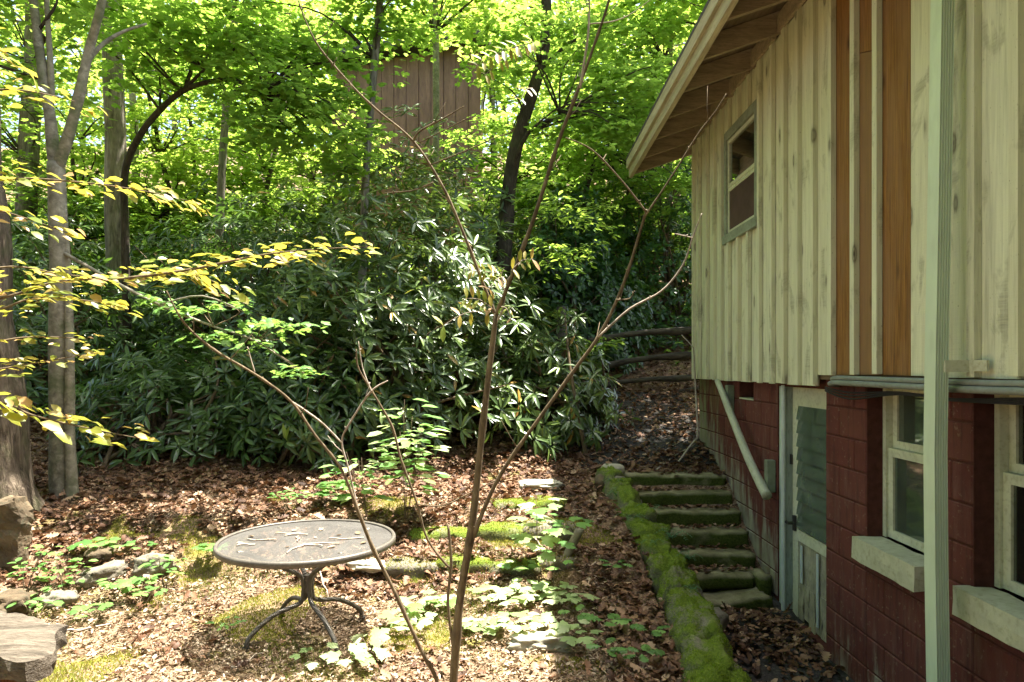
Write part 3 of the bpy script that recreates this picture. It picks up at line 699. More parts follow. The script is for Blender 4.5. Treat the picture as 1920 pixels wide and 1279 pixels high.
# ------------------------------------------------------------------ stairs
st = thing('staircase', (1.7, 6.2, -.3), 'seven worn mossy concrete steps between house wall and moss curb', 'steps')
steps = [(6.90, .62, 1.04, 2.17), (6.67, .477, 1.17, 2.16), (6.44, .344, 1.25, 2.17), (6.21, .205, 1.30, 2.165), (6.01, .065, 1.33, 2.15), (5.74, -.05, 1.37, 2.06), (5.50, -.185, 1.42, 2.12)]
for i, (y, z, x0, x1) in enumerate(steps):
    V, Fc = rough_box((x0 - .1, y, z - .20 if i < 5 else z - .12), (x1, y + .34, z), i + 1, .035, .016, .012)
    o = mesh_obj('step', V, Fc, 'step', st, True)
    if i < 6: o.matrix_basis = Matrix.Translation((1.65, y, z)) @ Matrix.Rotation(R([.8, -1.0, .6, -.7, 1.1, -.5][i]), 4, 'Y') @ Matrix.Rotation(R([-1, .8, -.6, 1.2, -1, .8][i]), 4, 'Z') @ Matrix.Translation((-1.65, -y, -z))
    if i == 6:
        o.matrix_basis = Matrix.Translation((1.75, 5.6, -.2)) @ Matrix.Rotation(R(-5), 4, 'Y') @ Matrix.Rotation(R(10), 4, 'Z') @ Matrix.Translation((-1.75, -5.6, .2))
V, Fc = rough_box((2.065, 5.70, -.30), (2.185, 5.98, -.035), 33, .045, .012, .022); mesh_obj('end_block', V, Fc, 'step', st, True)

# ------------------------------------------------------------------ moss curb
curb_pts = [(.93, 7.05, .64), (1.00, 6.75, .60), (1.06, 6.4, .50), (1.12, 6.0, .38), (1.16, 5.6, .28), (1.19, 5.2, .20), (1.19, 4.8, .14), (1.17, 4.4, .08), (1.14, 4.0, .04), (1.12, 3.6, 0.0), (1.11, 3.2, -.03), (1.1, 2.8, -.05), (1.1, 2.4, -.06)]
cw = thing('stone_curb', (1.12, 5.0, -.3), 'low stone curb thick with bright green moss beside the steps', 'curb')
cv = []; cf = []
pathc, _ = smooth_path(curb_pts, None, 1)
smp_p, smp_n = [], []
def sample_surface(V, Fc, k, minz=-.2):
    """random points + normals on a lumpy mesh"""
    P0 = np.array([V[f[0]] for f in Fc]); P1 = np.array([V[f[1]] for f in Fc]); P2 = np.array([V[f[2]] for f in Fc])
    cr = np.cross(P1 - P0, P2 - P0); ar = np.linalg.norm(cr, axis=1) / 2; nn = cr / np.maximum(2 * ar[:, None], 1e-9)
    ar = ar * np.clip(nn[:, 2] + .45, 0, 1)
    idx = rng.choice(len(Fc), k, p=ar / ar.sum()); u = rng.random((k, 2)); fl = u.sum(1) > 1; u[fl] = 1 - u[fl]
    return P0[idx] + (P1 - P0)[idx] * u[:, :1] + (P2 - P0)[idx] * u[:, 1:], nn[idx]
mi = 0
yy = 7.0
cc = np.array(curb_pts)
def curb_at(y): return float(np.interp(-y, -cc[:, 1], cc[:, 0])), float(np.interp(-y, -cc[:, 1], cc[:, 2]))
while yy > 2.4:
    L = random.uniform(.24, .46); x, z = curb_at(yy - L / 2)
    w = random.uniform(.27, .40) if yy < 6.3 else random.uniform(.22, .30)
    V, Fc = lump((x + random.uniform(-.02, .02), yy - L / 2, z - .13), (w, L * 1.34, random.uniform(.40, .47)), mi + 3, 4, .26, 1.9, random.uniform(-.3, .3), .3)
    mesh_obj('curb_stone', V, Fc, 'mossrock', cw, True)
    p_, n_ = sample_surface(V, Fc, 6500 if yy < 6.2 else 2800); smp_p.append(p_); smp_n.append(n_)
    if random.random() < .6:     # tumbled face stone on the path side
        V, Fc = lump((x + .16, yy - L / 2, z - .26), (.2, L * .9, .26), mi + 60, 3, .22, 1.6, 0, .3)
        mesh_obj('curb_stone', V, Fc, 'stone', cw, True)
    yy -= L * .86; mi += 1
pp = np.concatenate(smp_p); nn_ = np.concatenate(smp_n)
ck = np.array([noise.noise(Vector(a_) * 4.5) + .5 * noise.noise(Vector(a_) * 13) for a_ in pp]) > np.interp(pp[:, 1], [3, 5, 6, 7], [-.6, -.4, -.12, .05]); pp, nn_ = pp[ck], nn_[ck]
d = norm(nn_ * 1.0 + rng.normal(0, .55, pp.shape)); kk = len(pp)
o = leaves('moss', 'moss', pp - nn_ * .003, d, norm(rng.normal(0, 1, pp.shape)), rng.uniform(.006, .017, kk), rng.uniform(.003, .007, kk), T_blade(), cw, False); o['kind'] = 'stuff'
for i, (px, py, Y, s_, mat, lab) in enumerate([(1150, 880, 6.98, (.22, .2, .12), 'stone_pale', 'rounded pale stone crowning the top end of the curb'), (1128, 905, 6.75, (.13, .13, .16), 'stone_warm', 'small ochre stone left of the curb top end'),
        (1157, 905, 6.72, (.18, .18, .15), 'stone', 'greenish stone just under the pale top curb stone'), (1186, 967, 6.18, (.085, .07, .05), 'stone_pale', 'small round white stone lying in the curb moss'),
        (1330, 1165, 4.75, (.20, .34, .16), 'stone', 'grey stone leaning on the curb foot by the lowest step')]):
    c = P(px, py, Y); V, Fc = lump(c, s_, i + 90, 3, .2, 1.5, i * .6, .35)
    tag(mesh_obj('stone', V, Fc, mat, None, True), lab, 'stone')
c = P(1213, 1012, 5.75); V, Fc = rough_box((c.x - .075, c.y - .06, c.z - .05), (c.x + .075, c.y + .06, c.z + .025), 77, .03, .006, .008)
tag(mesh_obj('stone', V, Fc, 'stone_pale', None, True), 'flat square pale stone set on the moss curb', 'stone')

# ------------------------------------------------------------------ mossy ledge, rocks, bricks
lg = thing('stone_ledge', (.0, 5.3, .1), 'low mossy stone ledge crossing the clearing behind the table', 'ledge')
lp, ln = [], []
for i, (x0, x1, y, z) in enumerate([(-.98, -.55, 5.28, .17), (-.60, -.15, 5.32, .20), (-.18, .22, 5.28, .19), (.18, .50, 5.34, .20), (-.85, -.3, 5.78, .30), (-.35, .15, 5.82, .33), (.1, .55, 5.80, .35), (.15, .5, 6.35, .44), (-.2, .2, 6.4, .42)]):
    V, Fc = lump(((x0 + x1) / 2, y, z - .06), ((x1 - x0) * 1.12, .30, .22), i + 20, 3, .22, 1.9, random.uniform(-.12, .12), .55)
    mesh_obj('ledge_stone', V, Fc, 'mossrock' if i % 3 else 'stone', lg, True)
    p_, n_ = sample_surface(V, Fc, 1300); lp.append(p_); ln.append(n_)
lp = np.concatenate(lp); ln = np.concatenate(ln)
o = leaves('moss', 'moss_dry', lp, norm(ln + rng.normal(0, .6, lp.shape)), norm(rng.normal(0, 1, lp.shape)), rng.uniform(.008, .022, len(lp)), rng.uniform(.005, .009, len(lp)), T_blade(), lg, False); o['kind'] = 'stuff'

def on_ground(px, py, dz=0.0):
    """world point where the pixel's ray meets the ground"""
    lo, hi = 1.5, 40.0
    for Y in np.arange(2.2, 40, .02):
        p = P(px, py, Y)
        if p.z <= gz(p.x, p.y) + dz: return p
    return P(px, py, 12)
def rock(px, py, s_, mat, lab, seed, rot=0.0, sq=.3, up=.25):
    p = on_ground(px, py); V, Fc = lump((p.x, p.y, gz(p.x, p.y) + s_[2] * up), s_, seed, 4, .38, 1.6, rot, sq)
    return tag(mesh_obj('rock', V, Fc, mat, None, True), lab, 'rock')
rock(212, 1085, (.13, .46, .15), 'stone', 'long leaning grey rock in the leaf litter left of the table', 201, -.5)
rock(290, 1075, (.28, .2, .17), 'stone', 'squat brownish rock right of the long leaning rock', 202, .2)
rock(190, 1050, (.20, .16, .12), 'stone_warm', 'small ochre rock behind the long leaning rock', 203, .4)
rock(110, 1135, (.24, .18, .12), 'stone', 'grey rock among the low plants near the bench', 204, .3)
rock(20, 1150, (.28, .24, .18), 'stone_warm', 'ochre rock just behind the plank bench', 205, .3)
rock(690, 1065, (.34, .20, .08), 'stone_pale', 'flat white sunlit stone under the table right edge', 206, -.2)
rock(1015, 915, (.42, .3, .10), 'stone_pale', 'flat pale stone in the sun above the ledge', 207, .1)
rock(1010, 1215, (.34, .14, .10), 'stone_pale', 'long flat sunlit slab to the right of the sapling', 208, .12, .85)
p = on_ground(18, 1065); V, Fc = rough_box((p.x - .15, p.y - .08, p.z - .1), (p.x + .13, p.y + .08, p.z + .54), 41, .045, .03, .025)
for q in V:
    if q.z > p.z + .45: q.x = p.x + (q.x - p.x) * .75; q.z += (q.x - p.x) * .25
tag(mesh_obj('standing_stone', V, Fc, 'stone_warm', None), 'upright ochre standing stone in front of the big trunk', 'stone')
p = on_ground(1062, 1045); V, Fc = rough_box((p.x - .035, p.y - .05, p.z - .05), (p.x + .035, p.y + .05, p.z + .22), 43, .03, .012, .012)
for q in V: q.x += (q.z - p.z) * .45
tag(mesh_obj('stake', V, Fc, 'stone', None, True), 'short tilted slate stake right of the mossy ledge', 'stake')

# ------------------------------------------------------------------ table
tc = P(577, 1012, 4.30); TZ = tc.z; TR = .535
tg = gz(tc.x, tc.y)
table = thing('table', (tc.x, tc.y, tg), 'round brown metal mesh patio table with four bent legs', 'table')
n = 64
v = [(tc.x, tc.y, TZ)] + [(tc.x + math.cos(2 * math.pi * i / n) * (TR - .01), tc.y + math.sin(2 * math.pi * i / n) * (TR - .01), TZ) for i in range(n)]
mesh_obj('tabletop', v, [(0, i + 1, (i + 1) % n + 1) for i in range(n)], 'tabletop', table)
rim = MB(); prof = [(-.012, .010), (.006, .012), (.012, .002), (.012, -.022), (.004, -.028), (-.004, -.026), (-.004, -.004), (-.012, -.003)]
v = []; f = []; k = len(prof)
for i in range(n):
    a = 2 * math.pi * i / n
    for r_, z_ in prof: v.append((tc.x + math.cos(a) * (TR + r_), tc.y + math.sin(a) * (TR + r_), TZ + z_))
    for j in range(k): f.append([i * k + j, i * k + (j + 1) % k, ((i + 1) % n) * k + (j + 1) % k, ((i + 1) % n) * k + j])
mesh_obj('rim', v, f, 'tablemetal', table, True)
for a in (R(222), R(312), R(42), R(132)):
    c, s_ = math.cos(a), math.sin(a)
    gx, gy = tc.x + c * .387, tc.y + s_ * .387
    fz = gz(gx, gy)
    q = [(.44, TZ - .006), (.38, TZ - .022), (.19, TZ - .13), (.07, TZ - .20), (.032, TZ - .25), (.03, TZ - .34), (.06, TZ - .39), (.22, fz + .17), (.36, fz + .08), (.385, fz + .02)]
    q = [Vector((tc.x + c * r_, tc.y + s_ * r_, z_)) for r_, z_ in q]
    pts, _ = smooth_path(q, None, 4)
    lgo = MB().tube(pts, .0145, 10).build('leg', 'tablemetal', table, True)
    MB().tube([(gx, gy, fz - .002), (gx, gy, fz + .022)], .022, 10).build('foot_cap', 'black_iron', lgo)
MB().tube([(tc.x, tc.y, TZ - .33), (tc.x, tc.y, TZ - .22)], .026, 10).build('hub', 'tablemetal', table)
tw = [(.0, -.22, 1.2, .20, 'forked twig'), (.12, -.13, .1, .24, ''), (-.06, .0, 1.9, .14, ''), (-.17, .13, .35, .14, ''), (.24, .0, .15, .2, ''), (-.28, -.03, -.1, .2, ''), (.07, -.16, -.25, .18, ''), (-.1, .1, .1, .16, ''), (-.33, -.15, .25, .10, '')]
tl_ = ['in front of the table centre', 'longest, right of the table centre', 'upright at the table centre', 'left of the centre towards the far rim', 'near the right rim', 'near the left rim', 'nearest the front rim', 'just behind the table centre', 'shortest, at the front left']
for i, (x, y, a, L, _) in enumerate(tw):
    q = [Vector((tc.x + x + math.cos(a) * L * t + .012 * math.sin(t * 9 + i), tc.y + y + math.sin(a) * L * t + .012 * math.cos(t * 7 + i), TZ + .008 + .004 * math.sin(t * 5 + i))) for t in np.linspace(-.5, .5, 7)]
    tag(MB().tube(q, .0045, 6).build('twig', 'twig_pale', None, True), 'thin pale dry twig on the table mesh, ' + tl_[i], 'twig', 'twigs on the table')
lit_me = leaf_mesh('dry_leaf', 'litter_pale', T_curl(.25), .055, .035)
for i, (x, y) in enumerate([(-.08, -.19), (.02, .22), (-.36, -.1), (-.1, .3), (.18, -.21), (.3, .12), (-.22, .18), (-.4, .08), (.36, -.12), (.05, .03), (-.15, .24), (.15, .1)]):
    o = inst('dry_leaf', lit_me, Matrix.Translation((tc.x + x, tc.y + y, TZ + .004)) @ Matrix.Rotation(i * 1.7, 4, 'Z') @ Matrix.Scale(random.uniform(.4, 1.1), 4))
    tag(o, 'small curled dry leaf fallen on the table mesh', 'leaf', 'dry leaves on the table')

# ------------------------------------------------------------------ bench
bz = .45
bp = P(0, 1190, 3.3)
bn = thing('bench', (-2.55, 3.25, 0), 'rustic grey slab bench on a log stump at lower left', 'bench')
V, Fc = rough_box((-3.5, 2.98, bz - .10), (-2.10, 3.42, bz), 51, .045, .014, .012)
for q in V: q.y += .10 * math.sin(q.x * 4.0); q.x += .07 * math.sin(q.y * 11)
mesh_obj('seat', V, Fc, 'bench', bn)
for x in (-2.45, -3.3):
    MB().tube([(x, 3.16, -.06), (x, 3.16, .15), (x + .01, 3.16, bz - .075)], [.17, .15, .15], 18, True, .2).build('leg', 'stump', bn, True)

# ------------------------------------------------------------------ fence behind the path
fe = thing('rail_fence', (1.9, 9.9, 1.3), 'dark weathered split rail fence across the top of the path', 'fence')
for x in (.72, 2.85, 4.4): MB().tube([(x, 9.95, gz(x, 9.95) - .2), (x, 9.95, gz(x, 9.95) + 1.25)], [.085, .075], 9, True, .2).build('post', 'fence', fe, True)
for (pa, pb, w) in [((1100, 640), (1330, 612), .055), ((1100, 690), (1330, 660), .06), ((1090, 728), (1330, 702), .05), ((1190, 752), (1340, 728), .05)]:
    a = P(*pa, 9.9); b = P(*pb, 10.0)
    pts = [a.lerp(b, t) + Vector((0, 0, .03 * math.sin(t * 6 + pa[1]))) for t in np.linspace(-.1, 1.4, 8)]
    MB().tube(pts, [w * (.85 + .2 * math.sin(i * 1.9)) for i in range(8)], 8, True, .3).build('rail', 'fence', fe, True)

# ------------------------------------------------------------------ far cabin
cb = thing('cabin', (-2.5, 17, 3.5), 'brown vertical board cabin half hidden in trees up the slope', 'cabin')
CY = 16.5
a = P(622, 250, CY); b = P(892, 250, CY)
zt0 = P(0, 120, CY).z; zt1 = P(0, 78, CY).z
x = a.x; i = 0
while x < b.x - .05:
    w = .30; t = (x - a.x) / (b.x - a.x)
    MB().box((x + .006, CY + (i % 2) * .02, 3.4), (x + w - .006, CY + .06 + (i % 2) * .02, 8.9 + .6 * min(1, t * 1.2))).build('wall_board', 'cabin', cb); x += w; i += 1
MB().box((a.x, CY + .085, 3.4), (b.x, CY + 4, 8.9)).build('wall_core', 'cabin', cb)
v = [(a.x - .3, CY - .5, 9.0), (b.x + .3, CY - .5, 9.55), (b.x + .3, CY + 4.2, 10.4), (a.x - .3, CY + 4.2, 9.9)]
v += [(x, y, z + .14) for x, y, z in v]
mesh_obj('roof', v, [(3, 2, 1, 0), (4, 5, 6, 7), (0, 1, 5, 4), (1, 2, 6, 5), (2, 3, 7, 6), (3, 0, 4, 7)], 'shingle', cb)

# ------------------------------------------------------------------ leaf litter and moss (stuff)
def scatter(n, x0, x1, y0, y1, power=1.0):
    x = rng.uniform(x0, x1, n); y = y0 + (y1 - y0) * rng.random(n) ** power
    return x, y
def clump(x, y, f, o): return np.array([noise.noise(Vector((a * f, b * f, o))) for a, b in zip(x, y)])
x, y = scatter(115000, -7.5, 3.8, 2.8, 12.5, 1.25)
vis = np.abs(x) < y * .78 + .3
x, y = x[vis], y[vis]
c = clump(x, y, 1.1, 2.0)
front = (x < .55) & (y < 5.1 + .3 * np.sin(x * 2))
lowpath = (x > 1.22) & (y < 5.75)
mossc = clump(x, y, 1.5, 9.0)
keep = np.where(front, rng.random(len(x)) < .05 + .35 * (c > .2), True)
keep &= np.where(lowpath, (rng.random(len(x)) < np.clip(.16 + 1.0 * sm(4.3, 5.0, y), 0, 1)), True)
stairs = (x > 1.05) & (y > 5.45) & (y < 6.95)
keep &= ~((mossc > .16) & (x > -3.4) & (x < .9) & (y < 6.4))
keep &= ~((x > 2.18) & (y < 8.06))
keep &= ~stairs & ~((np.abs(x - np.interp(-y, -cc[:, 1], cc[:, 0])) < .16) & (y < 7))
keep &= ~((x > 1.1) & (y > 7.6) & (rng.random(len(x)) < .5))
x, y = x[keep], y[keep]
n = len(x); fr = front[keep]
pile = .10 * np.exp(-(((x - 1.75) / .35) ** 2 + ((y - 5.15) / .35) ** 2))
pos = np.stack([x, y, ground_z(x, y) + rng.uniform(.012, .040, n) + pile + .02 * (x > 1.22)], 1)
a = rng.uniform(0, 2 * math.pi, n)
d = np.stack([np.cos(a), np.sin(a), rng.normal(0, .35, n)], 1); up = np.stack([rng.normal(0, .45, n), rng.normal(0, .45, n), np.where(rng.random(n) < .5, 1, -1)], 1)
L = rng.uniform(.03, .085, n) * np.where(fr, .75, 1)
big = rng.random(n); L = np.where(big < .55, rng.uniform(.018, .045, n), np.where(big < .85, rng.uniform(.04, .075, n), rng.uniform(.075, .12, n))) * np.where(fr, .8, 1)
g1, g2, g3 = big < .55, (big >= .55) & (big < .85), big >= .85
o = leaves('leaf_litter', 'litter', pos[g1], d[g1], up[g1], L[g1], L[g1] * .6, T_curl(.35)); tag(o, 'crumbled brown leaf scraps carpeting the ground', 'leaf litter', kind='stuff')
o = leaves('leaf_litter', 'litter', pos[g2], d[g2], up[g2], L[g2], L[g2] * .8, T_maple(.18)); tag(o, 'crisp brown lobed leaves scattered over the litter', 'leaf litter', kind='stuff')
pos[:, 2] += .008
o = leaves('leaf_litter', 'litter', pos[g3], d[g3], up[g3], L[g3], L[g3] * .75, T_oakcurl(.4)); tag(o, 'large curled brown oak leaves lying on top of the litter', 'leaf litter', kind='stuff')
# leaves caught on the treads
tp = []
for i, (sy, sz, x0, x1) in enumerate(steps):
    if i == 6: continue
    k = 90; xx = x0 + (x1 - x0) * rng.random(k) ** 1.6; tp.append(np.stack([xx, sy + rng.uniform(.10, .24, k), np.full(k, sz + .014)], 1))
tp = np.concatenate(tp); n = len(tp); a = rng.uniform(0, 6.28, n)
o = leaves('leaf_litter', 'litter', tp, np.stack([np.cos(a), np.sin(a), rng.normal(0, .2, n)], 1), np.stack([rng.normal(0, .3, n), rng.normal(0, .3, n), np.ones(n)], 1), rng.uniform(.03, .07, n), rng.uniform(.02, .045, n), T_curl(.3))
tag(o, 'dead leaves caught on the treads of the mossy steps', 'leaf litter', kind='stuff')
# dry debris in the clearing, its colour paled to imitate the burnt-out sun patch
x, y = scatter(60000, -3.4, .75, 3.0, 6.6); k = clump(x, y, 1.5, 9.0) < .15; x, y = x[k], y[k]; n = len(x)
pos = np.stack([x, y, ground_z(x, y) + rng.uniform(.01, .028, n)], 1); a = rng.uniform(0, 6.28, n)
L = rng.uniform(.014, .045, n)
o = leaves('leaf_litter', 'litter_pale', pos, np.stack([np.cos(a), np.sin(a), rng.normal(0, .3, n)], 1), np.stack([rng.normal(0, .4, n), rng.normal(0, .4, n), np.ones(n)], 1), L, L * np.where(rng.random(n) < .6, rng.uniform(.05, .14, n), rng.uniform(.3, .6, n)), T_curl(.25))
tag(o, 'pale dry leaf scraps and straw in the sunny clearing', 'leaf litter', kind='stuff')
# moss and grass tufts on the clearing floor
x, y = scatter(150000, -3.4, .9, 3.0, 6.4); c = clump(x, y, 1.5, 9.0) + .25 * np.array(clump(x, y, 5.0, 4.0))
k = c > .10; x, y, c = x[k], y[k], c[k]; n = len(x)
pos = np.stack([x, y, ground_z(x, y) + .004 + .055 * np.clip(c - .1, 0, .5)], 1)
d = norm(np.stack([rng.normal(0, .6, n), rng.normal(0, .6, n), np.ones(n)], 1))
o = leaves('moss', 'moss_dry', pos, d, norm(rng.normal(0, 1, (n, 3))), rng.uniform(.010, .024, n), rng.uniform(.005, .010, n), T_blade(), None, False); tag(o, 'yellow green moss cushions spread over the clearing floor', 'moss', kind='stuff')
x, y = scatter(30000, -3.4, .3, 3.0, 5.6); c = clump(x, y, 1.2, 21.0); k = c > .22; x, y = x[k], y[k]; n = len(x)
pos = np.stack([x, y, ground_z(x, y)], 1); d = norm(np.stack([rng.normal(0, .5, n), rng.normal(0, .5, n), np.ones(n)], 1))
o = leaves('grass', 'grass', pos, d, norm(rng.normal(0, 1, (n, 3))), rng.uniform(.03, .08, n), .004, T_blade(), None, False); tag(o, 'thin short grass tufts around the table', 'grass', kind='stuff')
# fallen sticks
for i, (pa, pb, w) in enumerate([((110, 1188), (205, 1172), .008), ((455, 1000), (560, 985), .006), ((430, 1255), (492, 1225), .006), ((700, 1060), (785, 1068), .009), ((590, 1060), (620, 1120), .006), ((1000, 1010), (1030, 1050), .006), ((1225, 885), (1330, 815), .010), ((1240, 850), (1300, 818), .007)]):
    a = on_ground(*pa, .03); b = on_ground(*pb, .03)
    q = [a.lerp(b, t) + Vector((random.uniform(-.02, .02), random.uniform(-.02, .02), random.uniform(0, .012))) for t in np.linspace(0, 1, 6)]
    tag(MB().tube(q, [w, w, w * .9, w * .8, w * .6, w * .4], 6).build('stick', 'twig_pale', None, True),
        ['long thin stick beside the slab bench', 'pale stick in the litter behind the table', 'short stick by the front table foot', 'forked dark stick right of the table', 'stick leaning below the table edge', 'curved stick in the sun right of the sapling', 'longer bare stick slanting by the house corner', 'shorter bare stick by the house corner'][i], 'stick')

# ------------------------------------------------------------------ trees
def trunk_mb(paths, n=12, wob=.18):
    mb = MB()
    for pth_ in paths:
        pts = [P(a, b, Y) for a, b, Y, w in pth_]; rad = [w / 2 / F * Y for a, b, Y, w in pth_]
        pts, rad = smooth_path(pts, rad, 4); mb.tube(pts, rad, n, True, wob)
    return mb
def in_cabin_view(c):
    px = 960 + c[0] / c[1] * F; py = HY - (c[2] - EYE) / c[1] * F
    return 660 < px < 885 and 80 < py < 205 and c[1] < 16.3
def visible(c, m=120):
    px = 960 + c[0] / c[1] * F; py = HY - (c[2] - EYE) / c[1] * F
    return -m < px < 1920 + m and -m < py < 1279
def sprays(tree, specs, mat, tmpl, leafL, per=60, srad=.45, anchor=None, name='crown', wfac=.9, tilt=.25, limb_mat='bark_dark', limb_r=.012):
    """crown of flat leaf sprays; specs: list of (center, radii, count)"""
    ps, ds, us, Ls = [], [], [], []; tb = MB()
    for (c, r, k) in specs:
        for _ in range(k):
            for tries in range(6):
                q = rng.normal(0, 1, 3); q /= np.linalg.norm(q); q *= rng.random() ** .45
                cen = np.array(c) + q * np.array(r)
                if cen[2] < gz(cen[0], cen[1]) + .3: continue
                if cen[0] > 1.2 and -2.0 < cen[1] < 8.9 and 1 < cen[2] < 6.8: continue
                if in_cabin_view(cen) and rng.random() < .42: continue
                break
            else: continue
            m = int(per * rng.uniform(.6, 1.3))
            th = rng.uniform(0, 6.28, m); rr = srad * np.sqrt(rng.random(m)) * rng.uniform(.7, 1.2)
            tl = rng.normal(0, tilt, 2)
            off = np.stack([np.cos(th) * rr, np.sin(th) * rr, rng.normal(0, .05, m) * srad * 2], 1)
            off[:, 2] += off[:, 0] * tl[0] + off[:, 1] * tl[1] - .25 * rr ** 2 / srad
            ps.append(cen + off)
            da = th + rng.normal(0, .7, m)
            ds.append(np.stack([np.cos(da), np.sin(da), rng.normal(-.15, .22, m)], 1)); us.append(np.stack([rng.normal(0, .35, m), rng.normal(0, .35, m), np.ones(m)], 1))
            Ls.append(leafL * rng.uniform(.55, 1.2, m))
            if anchor is not None and rng.random() < .4:
                e = Vector(cen); an = min((Vector(q_) for q_ in anchor), key=lambda q_: (q_ - e).length + (.6 if q_.z > e.z else 0))
                if (an - e).length > 2.6: continue
                mid = an.lerp(e, .5) + Vector((rng.normal(0, .12), rng.normal(0, .12), .10 * (e - an).length))
                pts, rr2 = smooth_path([an, mid, e], [limb_r * 1.6, limb_r, limb_r * .35], 4); tb.tube(pts, rr2, 5)
    if not ps: return
    L = np.concatenate(Ls)
    leaves(name, mat, np.concatenate(ps), np.concatenate(ds), np.concatenate(us), L, L * wfac, tmpl, tree)
    if tb.v: tb.build('branches', limb_mat, tree, True)['kind'] = 'stuff'
def tree(name, label, base, paths, barkm, specs, mat, tmpl, leafL, n=12, **kw):
    t = thing(name, base, label, 'tree', kw.pop('group', None))
    tm = trunk_mb(paths, n); tm.build('trunk', barkm, t, True)
    anc = [P(a, b, Y) for pth_ in paths for a, b, Y, w in pth_ if b < 330] or [P(*paths[0][-1][:3])]
    if specs: sprays(t, specs, mat, tmpl, leafL, anchor=anc, **kw)
    return t
def W3(px, py, Y): return tuple(P(px, py, Y))
TM, TS = T_maple(.07), T_simple(.10)
# big trunk, left edge
tree('oak_tree', 'massive furrowed trunk at the left picture edge', on_ground(15, 1010), [[(-4, 1045, 6.0, 225), (-8, 985, 6.0, 172), (-14, 920, 6.0, 138), (-20, 800, 6.0, 116), (-30, 600, 6.0, 98), (-40, 400, 6.0, 90), (-50, 200, 6.0, 82), (-58, -200, 6.0, 75), (-58, -500, 6.0, 60)]],
     'bark', [((-4.6, 7.2, 9.0), (2.6, 2.2, 1.8), 60)], 'maple', TM, .11, 20, per=70, srad=.5)
# pale twin stem
tree('pale_maple_tree', 'pale smooth trunk forking high beside a thinner twin', on_ground(118, 975),
     [[(120, 985, 6.5, 54), (117, 950, 6.5, 42), (112, 800, 6.5, 36), (111, 600, 6.5, 33), (108, 400, 6.5, 31), (105, 305, 6.5, 30)],
      [(103, 320, 6.5, 22), (95, 230, 6.5, 20), (82, 150, 6.5, 18), (70, 60, 6.5, 16), (52, -80, 6.5, 13), (30, -300, 6.6, 8)],
      [(107, 320, 6.5, 21), (128, 255, 6.45, 20), (148, 180, 6.4, 18), (168, 90, 6.4, 16), (192, 0, 6.3, 14), (210, -120, 6.3, 10)],
      [(98, 190, 6.5, 11), (92, 80, 6.5, 10), (84, -60, 6.5, 8)],
      [(150, 135, 6.4, 10), (185, 90, 6.5, 8), (225, 62, 6.6, 6), (275, 45, 6.7, 4)],
      [(112, 470, 6.5, 7), (200, 520, 6.3, 6), (300, 572, 6.1, 5), (400, 612, 6.0, 4), (480, 640, 5.9, 3), (570, 700, 5.8, 2)],
      [(300, 572, 6.1, 4), (380, 555, 6.0, 3), (470, 590, 5.9, 2)],
      [(138, 965, 6.45, 30), (134, 900, 6.45, 20), (131, 800, 6.45, 18), (131, 680, 6.45, 17), (126, 500, 6.5, 13), (118, 380, 6.5, 10)]],
     'bark_pale', [(W3(90, 60, 7.2), (1.5, 1.3, .9), 26), (W3(60, -250, 7.0), (2.2, 1.8, 1.2), 40), ((-2.8, 7.7, 7.7), (1.7, 1.2, 1.0), 50)], 'maple', TM, .10, 14, per=55, srad=.42)
tree('tall_grey_tree', 'straight grey trunk rising behind the pale forked tree', on_ground(228, 800), [[(232, 810, 10, 58), (228, 700, 10, 46), (222, 500, 10, 41), (217, 300, 10, 37), (211, 100, 10, 33), (206, -100, 10, 30), (200, -420, 10, 18)]],
     'bark_grey', [((-6.0, 10.2, 9.2), (2.8, 2.2, 1.7), 36)], 'maple', TM, .12, 16, per=65, srad=.5)
tree('arching_maple', 'dark slender trunk arching right under bright maple leaves', on_ground(236, 800), [[(243, 800, 9.3, 15), (238, 600, 9.3, 14), (233, 400, 9.3, 13), (236, 315, 9.3, 13), (262, 255, 9.2, 12), (300, 207, 9.1, 11), (340, 172, 9.0, 10), (390, 154, 8.9, 9), (440, 150, 8.8, 8), (490, 178, 8.7, 5)],
     [(345, 168, 9, 7), (385, 130, 8.9, 5), (420, 118, 8.8, 3)]],
     'bark_dark', [(W3(430, 75, 8.8), (1.5, 1.1, .5), 36), (W3(560, 180, 8.6), (1.1, 1.0, .85), 34), (W3(600, 270, 8.8), (.9, .8, .5), 16), (W3(320, 80, 9.0), (1.3, 1.0, .6), 20)], 'maple', TM, .105, 10, per=50, srad=.42, wfac=.95)
tree('slim_dark_tree', 'slim dark trunk seen above the shrubs left of centre', on_ground(405, 760), [[(404, 700, 11.5, 17), (410, 500, 11.5, 16), (416, 330, 11.5, 15), (426, 180, 11.5, 14), (440, 40, 11.5, 12), (448, -150, 11.5, 9)]],
     'bark_grey', [(W3(440, -80, 11.5), (2.2, 1.8, 1.2), 26), (W3(480, 80, 12), (1.6, 1.2, .9), 22)], 'maple', TM, .115, 10, per=55, srad=.48)
tree('brown_slender_tree', 'slender brown trunk leaning in front of the brown cabin', on_ground(680, 760), [[(676, 640, 9.2, 17), (681, 440, 9.2, 15), (690, 270, 9.2, 14.5), (703, 110, 9.2, 14), (713, -20, 9.2, 13), (720, -250, 9.2, 9)]],
     'bark_grey', [(W3(690, 10, 9.4), (1.5, 1.3, .6), 28), (W3(700, -220, 9.2), (2.4, 2.0, 1.1), 62), ((-1.4, 8.3, 7.7), (1.9, .9, .8), 46)], 'maple', TM, .105, 10, per=55, srad=.45)  # last crown part added out of frame to shade the litter
